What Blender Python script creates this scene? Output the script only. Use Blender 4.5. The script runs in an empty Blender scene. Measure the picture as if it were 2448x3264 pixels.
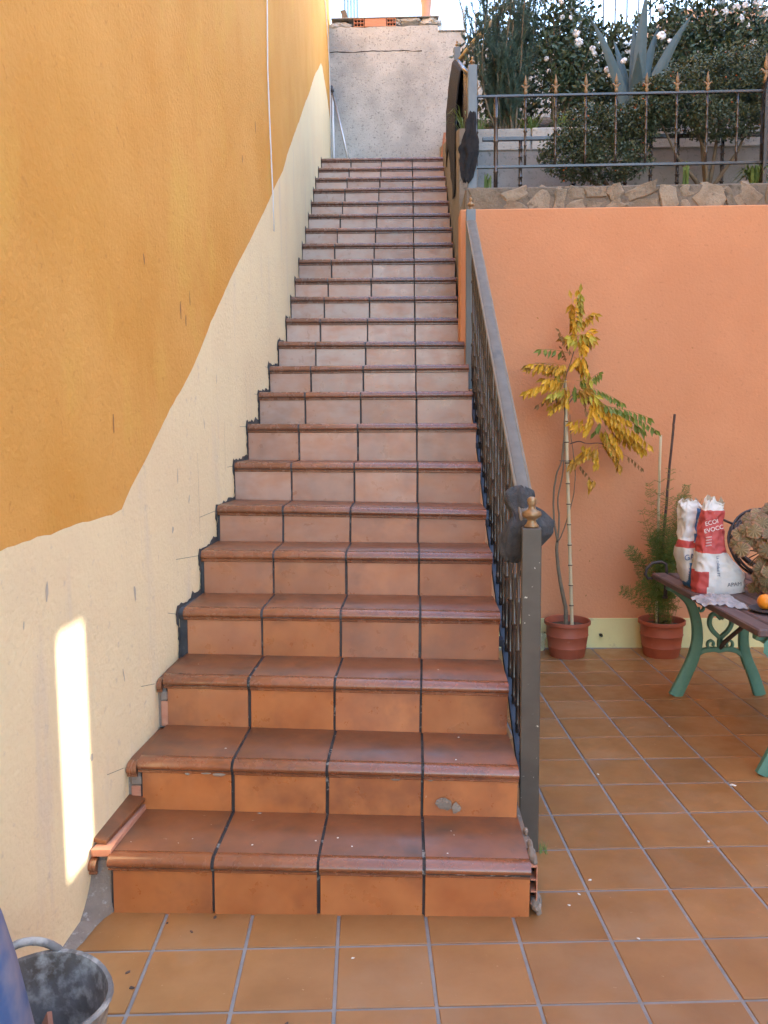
import bpy, bmesh, math, random
from mathutils import Vector, Matrix, noise
random.seed(7)
R = math.radians
S = bpy.context.scene
C = S.collection

# ------------------------------------------------------------------ camera
CAM = Vector((0.0, -2.3105, 1.4089))
RT = Vector((0.999492, 0.0308, -0.008164))
UP = Vector((0.004966, 0.102507, 0.99472))
FW = Vector((-0.031474, 0.994255, -0.102302))
LENS =  19.8262
cam = bpy.data.cameras.new('camera')
cam.sensor_fit = 'VERTICAL'; cam.sensor_height = 24.0; cam.lens = LENS
cam.clip_start = 0.05; cam.clip_end = 3000
camo = bpy.data.objects.new('camera', cam); C.objects.link(camo)
camo.matrix_world = Matrix(((RT.x, UP.x, -FW.x, CAM.x), (RT.y, UP.y, -FW.y, CAM.y), (RT.z, UP.z, -FW.z, CAM.z), (0, 0, 0, 1)))
S.camera = camo

# ------------------------------------------------------------------ light
SUN_EL, SUN_AZ = R(21), R(10)          # azimuth measured from +X towards +Y
W = bpy.data.worlds.new('World'); S.world = W; W.use_nodes = True
nt = W.node_tree
bgn = nt.nodes['Background']
sky = nt.nodes.new('ShaderNodeTexSky'); sky.sky_type = 'NISHITA'; sky.sun_disc = False
sky.sun_elevation = SUN_EL; sky.sun_rotation = R(90) - SUN_AZ
sky.air_density = 1.0; sky.dust_density = 1.2; sky.ozone_density = 1.2
nt.links.new(sky.outputs[0], bgn.inputs[0]); bgn.inputs[1].default_value = 0.15
sl = bpy.data.lights.new('sun', 'SUN'); sl.energy = 2.0; sl.angle = R(0.53); sl.color = (1.0, 0.93, 0.80)
so = bpy.data.objects.new('sun', sl); C.objects.link(so)
sd = Vector((math.cos(SUN_EL) * math.cos(SUN_AZ), math.cos(SUN_EL) * math.sin(SUN_AZ), math.sin(SUN_EL)))
so.rotation_euler = sd.to_track_quat('Z', 'Y').to_euler(); so.location = (6, 1, 9)
S.view_settings.view_transform = 'Standard'; S.view_settings.look = 'None'
S.view_settings.exposure = 3.24; S.view_settings.gamma = 1.0
S.render.engine = 'CYCLES'
S.cycles.max_bounces = 7; S.cycles.diffuse_bounces = 5; S.cycles.glossy_bounces = 3; S.cycles.transmission_bounces = 4; S.cycles.transparent_max_bounces = 6
S.cycles.use_denoising = True

# ------------------------------------------------------------------ helpers
def tag(o, label=None, cat=None, group=None, kind=None):
    if label: o['label'] = label
    if cat: o['category'] = cat
    if group: o['group'] = group
    if kind: o['kind'] = kind
    return o

def empty(name, loc=(0, 0, 0), rz=0, label=None, cat=None, group=None, parent=None):
    o = bpy.data.objects.new(name, None); C.objects.link(o)
    o.location = loc; o.rotation_euler = (0, 0, rz); o.empty_display_size = 0.05
    if parent: o.parent = parent
    return tag(o, label, cat, group)

def obj(name, me, mat=None, parent=None, loc=None, rot=None, scale=None, smooth=None):
    """link mesh data (or a bmesh) as one object"""
    if isinstance(me, bmesh.types.BMesh):
        b = me; me = bpy.data.meshes.new(name); b.normal_update(); b.to_mesh(me); b.free()
        if smooth is not None:
            me.shade_smooth(); me.set_sharp_from_angle(angle=R(smooth))
    if mat is not None and len(me.materials) == 0:
        for m in (mat if isinstance(mat, (list, tuple)) else [mat]): me.materials.append(MT[m] if isinstance(m, str) else m)
    o = bpy.data.objects.new(name, me); C.objects.link(o)
    if parent: o.parent = parent
    if loc is not None: o.location = loc
    if rot is not None: o.rotation_euler = rot
    if scale is not None: o.scale = scale
    return o

def pyd(name, verts, faces, smooth=None):
    me = bpy.data.meshes.new(name); me.from_pydata([tuple(v) for v in verts], [], faces); me.update()
    if smooth is not None:
        me.shade_smooth(); me.set_sharp_from_angle(angle=R(smooth))
    return me

def box(bm, x0, x1, y0, y1, z0, z1, b=0.0, mi=0):
    t = bmesh.new()
    bmesh.ops.create_cube(t, size=1)
    for v in t.verts:
        v.co = Vector((x0 + (v.co.x + .5) * (x1 - x0), y0 + (v.co.y + .5) * (y1 - y0), z0 + (v.co.z + .5) * (z1 - z0)))
    if b: bmesh.ops.bevel(t, geom=t.edges[:], offset=b, segments=1, affect='EDGES', profile=.5)
    merge(bm, t, mi=mi)

def merge(bm, t, M=None, mi=None):
    vm = {}
    for v in t.verts: vm[v] = bm.verts.new(M @ v.co if M else v.co)
    for f in t.faces:
        try:
            n = bm.faces.new([vm[v] for v in f.verts]); n.material_index = f.material_index if mi is None else mi; n.smooth = f.smooth
        except ValueError: pass
    t.free()

def tube(bm, pts, rad, n=8, mi=0, cap=True):
    """round tube along points; rad is a number or a list"""
    pts = [Vector(p) for p in pts]
    if not isinstance(rad, (list, tuple)): rad = [rad] * len(pts)
    rings = []; prev = None
    for i, p in enumerate(pts):
        d = (pts[min(i + 1, len(pts) - 1)] - pts[max(i - 1, 0)])
        d = d.normalized() if d.length > 1e-9 else Vector((0, 0, 1))
        if prev is None:
            a = d.orthogonal().normalized()
        else:
            a = (prev - d * prev.dot(d)); a = a.normalized() if a.length > 1e-6 else d.orthogonal().normalized()
        prev = a; b = d.cross(a)
        rings.append([bm.verts.new(p + (a * math.cos(2 * math.pi * k / n) + b * math.sin(2 * math.pi * k / n)) * rad[i]) for k in range(n)])
    for i in range(len(rings) - 1):
        for k in range(n):
            f = bm.faces.new((rings[i][k], rings[i][(k + 1) % n], rings[i + 1][(k + 1) % n], rings[i + 1][k])); f.material_index = mi; f.smooth = True
    if cap:
        f = bm.faces.new(rings[0][::-1]); f.material_index = mi
        f = bm.faces.new(rings[-1]); f.material_index = mi

def lathe(bm, prof, n=16, mi=0, cap=(True, True), c=(0, 0, 0)):
    rings = [[bm.verts.new((c[0] + r * math.cos(2 * math.pi * k / n), c[1] + r * math.sin(2 * math.pi * k / n), c[2] + z)) for k in range(n)] for r, z in prof]
    for i in range(len(rings) - 1):
        for k in range(n):
            f = bm.faces.new((rings[i][k], rings[i][(k + 1) % n], rings[i + 1][(k + 1) % n], rings[i + 1][k])); f.material_index = mi; f.smooth = True
    if cap[0]: bm.faces.new(rings[0][::-1]).material_index = mi
    if cap[1]: bm.faces.new(rings[-1]).material_index = mi

def extrude_profile(prof, x0, x1):
    """closed (y,z) profile swept along x"""
    bm = bmesh.new()
    a = [bm.verts.new((x0, y, z)) for y, z in prof]; b = [bm.verts.new((x1, y, z)) for y, z in prof]
    n = len(prof)
    for i in range(n): bm.faces.new((a[i], a[(i + 1) % n], b[(i + 1) % n], b[i]))
    bm.faces.new(a[::-1]); bm.faces.new(b)
    bmesh.ops.recalc_face_normals(bm, faces=bm.faces[:])
    return bm

def prism(bm, poly, h0, h1, axis='z', mi=0):
    """extrude a 2d polygon; axis z: (x,y); axis y: (x,z); axis x: (y,z)"""
    def P(a, b, h): return {'z': (a, b, h), 'y': (a, h, b), 'x': (h, a, b)}[axis]
    A = [bm.verts.new(P(a, b, h0)) for a, b in poly]; B = [bm.verts.new(P(a, b, h1)) for a, b in poly]
    n = len(poly); fs = []
    for i in range(n): fs.append(bm.faces.new((A[i], A[(i + 1) % n], B[(i + 1) % n], B[i])))
    fs.append(bm.faces.new(A[::-1])); fs.append(bm.faces.new(B))
    for f in fs: f.material_index = mi
    bmesh.ops.recalc_face_normals(bm, faces=fs)

def U(a, b): return random.uniform(a, b)
def lerp(a, b, t): return a + (b - a) * t
def interp(tab, x):
    if x <= tab[0][0]: return tab[0][1]
    for (a, va), (b, vb) in zip(tab, tab[1:]):
        if x <= b: return va + (vb - va) * (x - a) / (b - a)
    return tab[-1][1]
def fbm(p, s=1.0): return noise.fractal(Vector(p) * s, 0.9, 2.0, 4)

# ------------------------------------------------------------------ materials
MT = {}
def mat(name, c1, c2=None, scale=4, rough=.6, bump=0, bscale=60, bdist=.002, metal=0, spec=.5, rnd=0, stretch=None,
        c3=None, s3=20, t3=(.6, .75), coat=0, trans=0, ramp=(.35, .65), rrough=None, alpha=None, sss=0, obj_coords=True, c4=None, s4=3, t4=(.6, .7), st4=None, det=6, wear_sheen=None):
    m = bpy.data.materials.new(name); m.use_nodes = True; MT[name] = m
    t = m.node_tree; N = t.nodes; L = t.links; b = N['Principled BSDF']
    b.inputs['Roughness'].default_value = rough; b.inputs['Metallic'].default_value = metal
    b.inputs['Specular IOR Level'].default_value = spec; b.inputs['Coat Weight'].default_value = coat
    b.inputs['Transmission Weight'].default_value = trans
    b.inputs['Base Color'].default_value = (*c1, 1)
    if alpha is not None: b.inputs['Alpha'].default_value = alpha
    tc = N.new('ShaderNodeTexCoord'); oi = N.new('ShaderNodeObjectInfo')
    v = N.new('ShaderNodeVectorMath'); v.operation = 'MULTIPLY_ADD'
    k = N.new('ShaderNodeCombineXYZ')
    for i in range(3): L.new(oi.outputs['Random'], k.inputs[i])
    L.new(k.outputs[0], v.inputs[0]); v.inputs[1].default_value = (31.7, 17.3, 23.9); L.new(tc.outputs['Object'], v.inputs[2])
    vec = v.outputs[0]
    def nz(sc, det=6, st=None, rg=.6):
        n = N.new('ShaderNodeTexNoise'); n.inputs['Scale'].default_value = sc; n.inputs['Detail'].default_value = det; n.inputs['Roughness'].default_value = rg
        if st:
            mp = N.new('ShaderNodeMapping'); mp.inputs['Scale'].default_value = st; L.new(vec, mp.inputs[0]); L.new(mp.outputs[0], n.inputs['Vector'])
        else: L.new(vec, n.inputs['Vector'])
        return n.outputs['Fac']
    def rmp(fac, a, b_, ca, cb):
        r = N.new('ShaderNodeValToRGB'); e = r.color_ramp.elements
        e[0].position = a; e[1].position = b_; e[0].color = ca; e[1].color = cb; L.new(fac, r.inputs[0]); return r.outputs[0]
    def mix(fac, a, b_):
        x = N.new('ShaderNodeMix'); x.data_type = 'RGBA'; L.new(fac, x.inputs['Factor'])
        for sck, val in ((6, a), (7, b_)):
            if isinstance(val, tuple): x.inputs[sck].default_value = (*val, 1)
            else: L.new(val, x.inputs[sck])
        return x.outputs[2]
    col = None
    if c2: col = rmp(nz(scale, det, stretch), ramp[0], ramp[1], (*c1, 1), (*c2, 1))
    if c4: col = mix(rmp(nz(s4, 5, st4), t4[0], t4[1], (0, 0, 0, 1), (1, 1, 1, 1)), col or tuple(c1), tuple(c4))
    if c3: col = mix(rmp(nz(s3, 4), t3[0], t3[1], (0, 0, 0, 1), (1, 1, 1, 1)), col or tuple(c1), tuple(c3))
    if wear_sheen:
        at = N.new('ShaderNodeAttribute'); at.attribute_type = 'OBJECT'; at.attribute_name = 'wear_sheen'  # per-object share of the painted sheen, dust and tone mix
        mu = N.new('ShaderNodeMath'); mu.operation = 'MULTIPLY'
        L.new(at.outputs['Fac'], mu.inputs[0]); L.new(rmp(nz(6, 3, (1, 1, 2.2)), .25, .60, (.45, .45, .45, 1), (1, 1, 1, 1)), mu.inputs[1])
        col = mix(mu.outputs[0], col, wear_sheen)
    if rnd:
        h = N.new('ShaderNodeHueSaturation'); mr = N.new('ShaderNodeMapRange')
        mr.inputs[3].default_value = 1 - rnd; mr.inputs[4].default_value = 1 + rnd
        L.new(oi.outputs['Random'], mr.inputs[0]); L.new(mr.outputs[0], h.inputs['Value'])
        if col: L.new(col, h.inputs['Color'])
        else: h.inputs['Color'].default_value = (*c1, 1)
        col = h.outputs[0]
    if col: L.new(col, b.inputs['Base Color'])
    if rrough:
        mr = N.new('ShaderNodeMapRange'); mr.inputs[1].default_value = .35; mr.inputs[2].default_value = .65
        mr.inputs[3].default_value = rrough[0]; mr.inputs[4].default_value = rrough[1]
        L.new(nz(scale * 2.3, 5), mr.inputs[0]); L.new(mr.outputs[0], b.inputs['Roughness'])
    if bump:
        bp = N.new('ShaderNodeBump'); bp.inputs['Strength'].default_value = bump; bp.inputs['Distance'].default_value = bdist
        L.new(nz(bscale, 8, None, .65), bp.inputs['Height']); L.new(bp.outputs[0], b.inputs['Normal'])
    return m

mat('plaster_orange', (.71, .335, .068), (.77, .390, .100), 1.8, .85, 1.0, 50, .005, c3=(.60, .265, .06), s3=34, t3=(.62, .78),
    c4=(.77, .44, .095), s4=2.0, t4=(.54, .82), st4=(1, 1.5, .75), spec=.25)
mat('plaster_cream', (.92, .750, .465), (.88, .695, .43), 2.2, .85, .8, 50, .005, c3=(.70, .56, .40), s3=26, t3=(.62, .78),
    c4=(.79, .64, .46), s4=1.5, t4=(.56, .76), st4=(1, 4, .6), spec=.25)
mat('plaster_salmon', (.70, .325, .170), (.65, .290, .147), 2.0, .85, .8, 60, .004, c3=(.56, .245, .13), s3=42, t3=(.62, .76), c4=(.645, .30, .16), s4=1.1, t4=(.46, .80), spec=.25)
mat('skirting_cream', (.74, .70, .35), (.67, .62, .32), 3, .8, .4, 60, .002, c3=(.48, .44, .27), s3=12, t3=(.6, .75))
mat('concrete', (.41, .40, .38), (.52, .51, .485), 3.5, .92, 1.0, 90, .006, c3=(.22, .215, .205), s3=55, t3=(.57, .68), c4=(.31, .305, .295), s4=1.6, t4=(.5, .70))
mat('concrete_dark', (.24, .235, .225), (.31, .30, .29), 4, .92, .8, 80, .005, c3=(.14, .14, .13), s3=30, t3=(.56, .7))
mat('concrete_side', (.23, .20, .165), (.30, .27, .23), 5, .92, .8, 60, .006, stretch=(1, 6, .8), c3=(.12, .105, .085), s3=16, t3=(.55, .7))
mat('mortar', (.225, .175, .14), (.295, .235, .19), 14, .95, 1, 120, .004, c3=(.40, .36, .32), s3=50, t3=(.58, .7))
mat('grout_dark', (.050, .045, .045), (.095, .085, .082), 9, .95, .8, 140, .003, c3=(.20, .18, .165), s3=16, t3=(.60, .72))
mat('grout_mixed', (.028, .024, .023), (.06, .052, .05), 14, .95, .9, 140, .004, c3=(.30, .28, .25), s3=26, t3=(.60, .66))
mat('floor_grout', (.235, .215, .21), (.30, .28, .275), 12, .95, .5, 150, .002)
mat('floor_tile', (.295, .132, .043), (.360, .172, .062), 5, .42, .15, 30, .0012, rnd=.10, c3=(.50, .30, .16), s3=60, t3=(.70, .76), rrough=(.30, .52), spec=.5, c4=(.34, .195, .10), s4=2.6, t4=(.50, .80))
mat('riser_tile', (.365, .108, .031), (.50, .176, .055), 7.0, .34, .10, 18, .001, rnd=.13, c3=(.25, .078, .030), s3=5, t3=(.50, .74), rrough=(.26, .44), spec=.7, det=3, wear_sheen=(.50, .395, .35), ramp=(.28, .72), c4=(.56, .36, .24), s4=34, t4=(.72, .78))  # pale mix on upper risers paints in sky reflection along with dust
mat('tread_tile', (.190, .064, .024), (.255, .088, .033), 6.0, .32, .10, 18, .001, rnd=.14, c3=(.115, .056, .032), s3=5, t3=(.48, .76), rrough=(.28, .48), spec=.6, det=4, wear_sheen=(.15, .095, .075), c4=(.36, .22, .15), s4=40, t4=(.70, .76))
mat('nose_tile', (.225, .070, .027), (.285, .095, .036), 8.0, .26, .08, 18, .001, rnd=.14, rrough=(.20, .32), spec=.85, det=3, wear_sheen=(.12, .062, .045), c3=(.17, .06, .03), s3=9, t3=(.55, .75))
mat('raw_brick', (.50, .20, .12), (.56, .26, .16), 10, .9, .5, 60, .003, stretch=(1, 1, 6))
mat('dark_hole', (.02, .012, .01), rough=.95)
mat('stone', (.21, .165, .115), (.36, .30, .225), 9, .9, 1.0, 45, .012, rnd=.22, c3=(.15, .12, .09), s3=18, t3=(.55, .7))
mat('earth_mortar', (.17, .145, .115), (.24, .205, .165), 10, .95, 1, 60, .008, c3=(.10, .085, .065), s3=20, t3=(.52, .68))
mat('soil', (.10, .075, .05), (.15, .11, .075), 8, 1, 1, 40, .02)
mat('ground', (.16, .15, .12), (.2, .18, .14), 1, .95)
mat('house_pale', (.62, .55, .44), (.58, .51, .41), 1.2, .9, .3, 40, .003)
mat('roof_clay', (.42, .17, .09), (.5, .22, .12), 4, .85)
mat('iron_brown', (.078, .062, .050), (.100, .082, .066), 12, .42, .25, 60, .001, spec=.6, c3=(.62, .58, .5), s3=44, t3=(.70, .715))
mat('iron_dark', (.030, .021, .018), (.058, .040, .033), 14, .26, .2, 60, .001, spec=.8)
mat('iron_blue', (.020, .026, .045), (.032, .040, .060), 10, .45, .2, 50, .001)
mat('rail_grey', (.150, .137, .122), (.19, .176, .158), 16, .68, .2, 60, .001, c3=(.13, .125, .12), s3=9, t3=(.6, .7), spec=.3)
mat('rail_lip', (.20, .165, .13), (.25, .205, .16), 16, .6)
mat('brass', (.30, .185, .095), (.40, .26, .14), 18, .38, .3, 60, .001, metal=.55, c3=(.17, .12, .08), s3=14, t3=(.58, .7))
mat('gold_paint', (.30, .19, .10), (.25, .165, .095), 20, .55, metal=.1)
mat('post_grey', (.19, .235, .27), (.16, .20, .235), 10, .5, .15, 50, .001)
mat('rag', (.050, .050, .053), (.078, .078, .082), 40, .98, 1, 220, .004)
mat('rag_black', (.014, .015, .019), (.024, .025, .030), 30, .98, 1, 160, .004)
mat('pot_clay', (.34, .085, .045), (.39, .105, .056), 8, .55, .12, 40, .001, c3=(.46, .20, .14), s3=9, t3=(.68, .76))
mat('bamboo', (.56, .46, .28), (.64, .54, .35), 14, .6, .2, 40, .001, stretch=(1, 1, .2))
mat('bark_brown', (.16, .125, .085), (.22, .175, .12), 20, .9, .6, 70, .003)
mat('stick_dark', (.075, .048, .042), (.12, .08, .065), 20, .9, .6, 70, .003)
mat('leaf_yellow', (.68, .40, .03), (.58, .31, .02), 12, .55, rnd=.2, c3=(.34, .18, .03), s3=30, t3=(.60, .70))
mat('leaf_ochre', (.46, .25, .03), (.34, .17, .025), 12, .6, rnd=.2)
mat('leaf_lime', (.42, .38, .05), (.50, .38, .04), 12, .55, rnd=.2)
mat('leaf_green', (.165, .22, .035), (.22, .27, .045), 9, .5, rnd=.16)
mat('leaf_brown', (.22, .12, .04), (.28, .15, .05), 9, .7, rnd=.2)
mat('fern_green', (.095, .155, .025), (.13, .19, .033), 12, .7, rnd=.15)
mat('fern_dry', (.22, .18, .04), rough=.8, rnd=.15)
mat('begonia_leaf', (.115, .075, .030), (.20, .145, .060), 24, .5, .4, 60, .003, rnd=.3, c3=(.09, .04, .03), s3=16, t3=(.56, .7))
mat('begonia_vein', (.29, .225, .105), (.24, .175, .08), 30, .5, rnd=.2)
mat('begonia_rim', (.20, .10, .055), (.27, .15, .075), 30, .5, rnd=.3)
mat('scuff', (.44, .20, .06), (.36, .17, .06), 30, .9)
mat('scuff_grey', (.56, .47, .36), (.48, .40, .32), 30, .9)
mat('begonia_eye', (.62, .6, .42), rough=.6)
mat('needle', (.055, .095, .070), (.095, .145, .10), 14, .7)
mat('bush_leaf', (.032, .052, .028), (.090, .118, .060), 26, .5)
mat('camellia_leaf', (.032, .060, .034), (.07, .11, .06), 20, .45)
mat('petal', (.84, .83, .85), (.86, .85, .87), 30, .7)
mat('berry', (.55, .12, .02), rough=.4)
mat('agave', (.050, .085, .090), (.075, .115, .12), 6, .55, .2, 30, .002, c3=(.13, .12, .08), s3=9, t3=(.62, .74))
mat('grass', (.11, .18, .045), (.16, .24, .06), 8, .6)
mat('bench_iron', (.085, .22, .165), (.115, .27, .205), 12, .5, .4, 60, .002, c3=(.12, .10, .07), s3=16, t3=(.66, .74))
mat('bench_wood', (.105, .066, .066), (.155, .10, .095), 10, .55, .5, 40, .002, stretch=(6, .6, 6), c3=(.07, .045, .045), s3=9, t3=(.6, .72))
mat('sack_white', (.74, .73, .71), (.66, .65, .63), 12, .55, .5, 40, .004, c3=(.52, .48, .42), s3=14, t3=(.64, .74))
mat('sack_red', (.56, .085, .078), (.50, .075, .07), 16, .55, .5, 40, .004, c3=(.62, .34, .31), s3=30, t3=(.66, .74))
mat('sack_blue', (.045, .17, .42), (.06, .2, .46), 14, .55, .5, 40, .004)
mat('sack_paper', (.42, .33, .24), (.50, .41, .31), 12, .85, .6, 40, .004, c3=(.2, .14, .09), s3=9, t3=(.6, .7))
mat('print_white', (.82, .78, .74), rough=.6)
mat('print_navy', (.05, .09, .20), rough=.6)
mat('print_grey', (.16, .18, .20), rough=.6)
mat('plastic_film', (.80, .80, .82), (.7, .7, .73), 14, .25, .8, 26, .006, trans=.35, alpha=.82)
mat('clear_plastic', (.9, .9, .9), rough=.12, trans=.9)
mat('orange_peel', (.80, .25, .012), (.86, .30, .02), 10, .42, .6, 120, .0015)
mat('dark_plate', (.05, .05, .06), (.07, .07, .08), 9, .45)
mat('hose', (.045, .038, .042), (.07, .06, .062), 20, .55)
mat('rubber', (.17, .158, .15), (.27, .25, .24), 8, .9, .7, 40, .004, c3=(.50, .47, .43), s3=20, t3=(.48, .66), c4=(.15, .115, .09), s4=6, t4=(.48, .66))
mat('blue_drum', (.045, .10, .24), (.10, .16, .30), 6, .5, .2, 30, .002, c3=(.26, .24, .29), s3=6, t3=(.45, .66))
mat('cord_white', (.75, .75, .78), rough=.7)
mat('steel', (.42, .42, .44), (.5, .5, .52), 20, .35, metal=.9)
mat('white_fence', (.72, .76, .78), rough=.5)
mat('shutter', (.50, .58, .64), (.46, .54, .6), 8, .55)
mat('urn_clay', (.50, .26, .18), (.56, .31, .22), 6, .75)
mat('pencil', (.18, .15, .12), rough=.9)
mat('pale_board', (.46, .42, .31), rough=.7)
mat('white_spot', (.75, .72, .66), rough=.8)

# measured stair geometry: tread heights, riser planes, tilt and turn of each step, floor tile grid
ZS =  [0.0, 0.168, 0.3358, 0.519, 0.7032, 0.8842, 1.0422, 1.2285, 1.4176, 1.5916, 1.7548, 1.918, 2.0943, 2.2719, 2.444, 2.6271, 2.8016, 2.9798, 3.1588, 3.3335, 3.5209, 3.6962, 3.8698, 4.044]
YS =  [0.0, 0.2887, 0.5868, 0.8769, 1.1771, 1.473, 1.7683, 2.0584, 2.3499, 2.6378, 2.9256, 3.2099, 3.4946, 3.783, 4.065, 4.3546, 4.6424, 4.9304, 5.2226, 5.5023, 5.794, 6.0871, 6.3795, 6.6695]
TILT =  [0.0, -0.0158, -0.0206, -0.0172, -0.0136, -0.0124, -0.0209, -0.011, -0.0045, -0.0041, 0.0, -0.0102, -0.0091, -0.0073, -0.007, -0.0047, -0.0068, -0.0066, -0.0071, -0.0086, -0.0012, -0.0047, -0.0043, -0.005]
YAW =  [0.0022, -0.0034, -0.0167, -0.0105, -0.0057, -0.0045, -0.006, -0.0023, -0.0012, 0.0, 0.0018, 0.0021, 0.0019, 0.0018, 0.001, 0.0018, 0.0017, 0.0019, 0.0023, 0.0003, 0.0012, 0.0011, 0.0013]
PHI, FX, FY, TF = 0.05376, 0.2873, -0.3873, 0.25
# ------------------------------------------------------------------ setting: ground, floor
T = 0.30455; X0 = -0.8791; XC = X0 + 2 * T; XR = X0 + 4 * T
YW = 2.97                                # front plane of the salmon wall
XW = [(-8, -.94), (-.16, -.943), (0, -.940), (.27, -.922), (.57, -.906), (.87, -.900), (1.17, -.884), (1.46, -.878), (1.77, -.854), (2.3, -.834), (2.7, -.815), (3.2, -.797),
      (3.8, -.812), (4.6, -.832), (5.2, -.848), (5.8, -.870), (7.8, -.876)]
def xw(y): return interp(XW, y)

bm = bmesh.new()
n = 12
for i in range(n):
    for j in range(n):
        a = [(lerp(-900, 900, (i + di) / n), lerp(-900, 900, (j + dj) / n), -.12) for di, dj in ((0, 0), (1, 0), (1, 1), (0, 1))]
        bm.faces.new([bm.verts.new(p) for p in a])
bmesh.ops.remove_doubles(bm, verts=bm.verts[:], dist=.01)
tag(obj('ground', bm, 'ground'), kind='structure')

fl = bmesh.new(); box(fl, -1.2, 5.2, -5.2, 3.3, -.10, -.0035)
floor = tag(obj('floor', fl, 'floor_grout'), kind='structure')
b = bmesh.new(); box(b, -.1202, .1202, -.1202, .1202, -.012, 0, .0018)
ft_me = bpy.data.meshes.new('floor_tile'); b.to_mesh(ft_me); b.free(); ft_me.materials.append(MT['floor_tile'])
cand = []
cp, sp = math.cos(PHI), math.sin(PHI)
for a in range(-8, 16):
    for c in range(-7, 16):
        A = FX + (a + .5) * TF; B = FY + (c + .5) * TF
        x, y = cp * A - sp * B, sp * A + cp * B
        if y > YW - .05 or x < -1.05 or x > 4.5 or (X0 + .02 < x < XR - .14 and y > .14): continue
        v = Vector((x, y, 0)) - CAM; d = v.dot(FW)
        if d < .3: continue
        u, w = v.dot(RT) / d, v.dot(UP) / d
        off = max(abs(u) / .454, abs(w) / .605)
        cand.append((off, d, x, y))
cand.sort(key=lambda q: (q[0] > 1.15, q[0] if q[0] > 1.15 else q[1]))
for off, d, x, y in cand[:290]:
    o = obj('floor_tile', ft_me, None, floor, (x, y, U(-.0008, .0008)), (U(-.002, .002), U(-.002, .002), PHI + U(-.003, .003)))

# ------------------------------------------------------------------ setting: the long house wall on the left
bm = bmesh.new()
ys = [-9, -7, -5, -4, -3, -2.5, -2, -1.6, -1.3, -1.0, -.8]
y = -.7
while y < 7.68: ys.append(y); y += .04
ys.append(7.7)
ztop = 7.6
def zb2(y):
    # measured points: level, then rising with the flight
    z = interp([(-9, 1.12), (-.42, 1.129), (-.02, 1.137), (.24, 1.142), (.336, 1.152), (.45, 1.23), (.67, 1.363), (.99, 1.545), (1.256, 1.72), (1.81, 2.117), (2.467, 2.526), (3.03, 2.903), (3.76, 3.369), (4.855, 4.02), (5.9, 4.64), (6.5, 5.0), (6.65, 5.03), (7.18, 4.92), (7.6, 4.73), (7.8, 4.5)], y)
    return z + .010 * fbm((y, 3.1, 0), 3) + .005 * fbm((y, 9, 0), 16)
prev = None
for y in ys:
    x = xw(y); z0 = zb2(y)
    col = [bm.verts.new((x, y, -.05)), bm.verts.new((x, y, z0 - .6 if z0 > .7 else .3)), bm.verts.new((x, y, z0)), bm.verts.new((x, y, z0 + .8)), bm.verts.new((x, y, ztop)), bm.verts.new((-1.5, y, ztop))]
    if prev:
        for i in range(5):
            f = bm.faces.new((prev[i], prev[i + 1], col[i + 1], col[i])); f.material_index = 0 if i < 2 else 1
    prev = col
ends = [v for v in prev[:5]]
be = bm.verts.new((-1.5, 7.7, -.05)); f = bm.faces.new([prev[5], be] + prev[:5][0:1] + prev[1:5]); f.material_index = 1
bmesh.ops.recalc_face_normals(bm, faces=bm.faces[:])
hw = tag(obj('house_wall', bm, ['plaster_cream', 'plaster_orange']), 'tall rough orange plaster house wall with cream band rising beside the stairs', 'wall')

# ------------------------------------------------------------------ setting: staircase
st = empty('staircase', (XC, 0, 0), 0, 'long straight staircase of glossy terracotta tiles with bullnose treads', 'staircase')
NOSE = [(.0300, 0), (.0285, -.0012), (.0270, 0), (.0110, -.0002), (.0030, -.0016), (-.0050, -.0048), (-.0120, -.0105), (-.0160, -.0175), (-.0165, -.0235), (-.0140, -.0295),
        (-.0090, -.0335), (-.0050, -.0350), (-.0050, -.0375), (-.0070, -.0395), (-.0070, -.0430), (-.0045, -.0455), (.004, -.0460), (.009, -.030), (.016, -.0140)]
TREAD = [(.310, 0)] + NOSE + [(.310, -.0140)]
def mesh_of(bmx, name, m, smooth=40):
    me = bpy.data.meshes.new(name); bmx.normal_update(); bmx.to_mesh(me); bmx.free(); me.shade_smooth(); me.set_sharp_from_angle(angle=R(smooth)); me.materials.append(MT[m]); return me
WT = T - .0095
tread_me = mesh_of(extrude_profile(TREAD, 0, WT), 'tread_tile', 'tread_tile'); tread_me.materials.append(MT['nose_tile'])
for p in tread_me.polygons:
    if p.center.y < .0285 and abs(p.normal.x) < .5: p.material_index = 1
b = bmesh.new(); box(b, 0, WT, 0, .010, 0, .15, .0012)
riser_me = mesh_of(b, 'riser_tile', 'riser_tile', 20)
RADJ = {11: -.006, 12: -.024, 13: -.018, 14: -.009, 15: -.003, 16: -.004}
inset = [(y + .003 if y < .02 else y, z - .003 if z > -.03 else z + .002) for y, z in NOSE[:17]]
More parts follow.
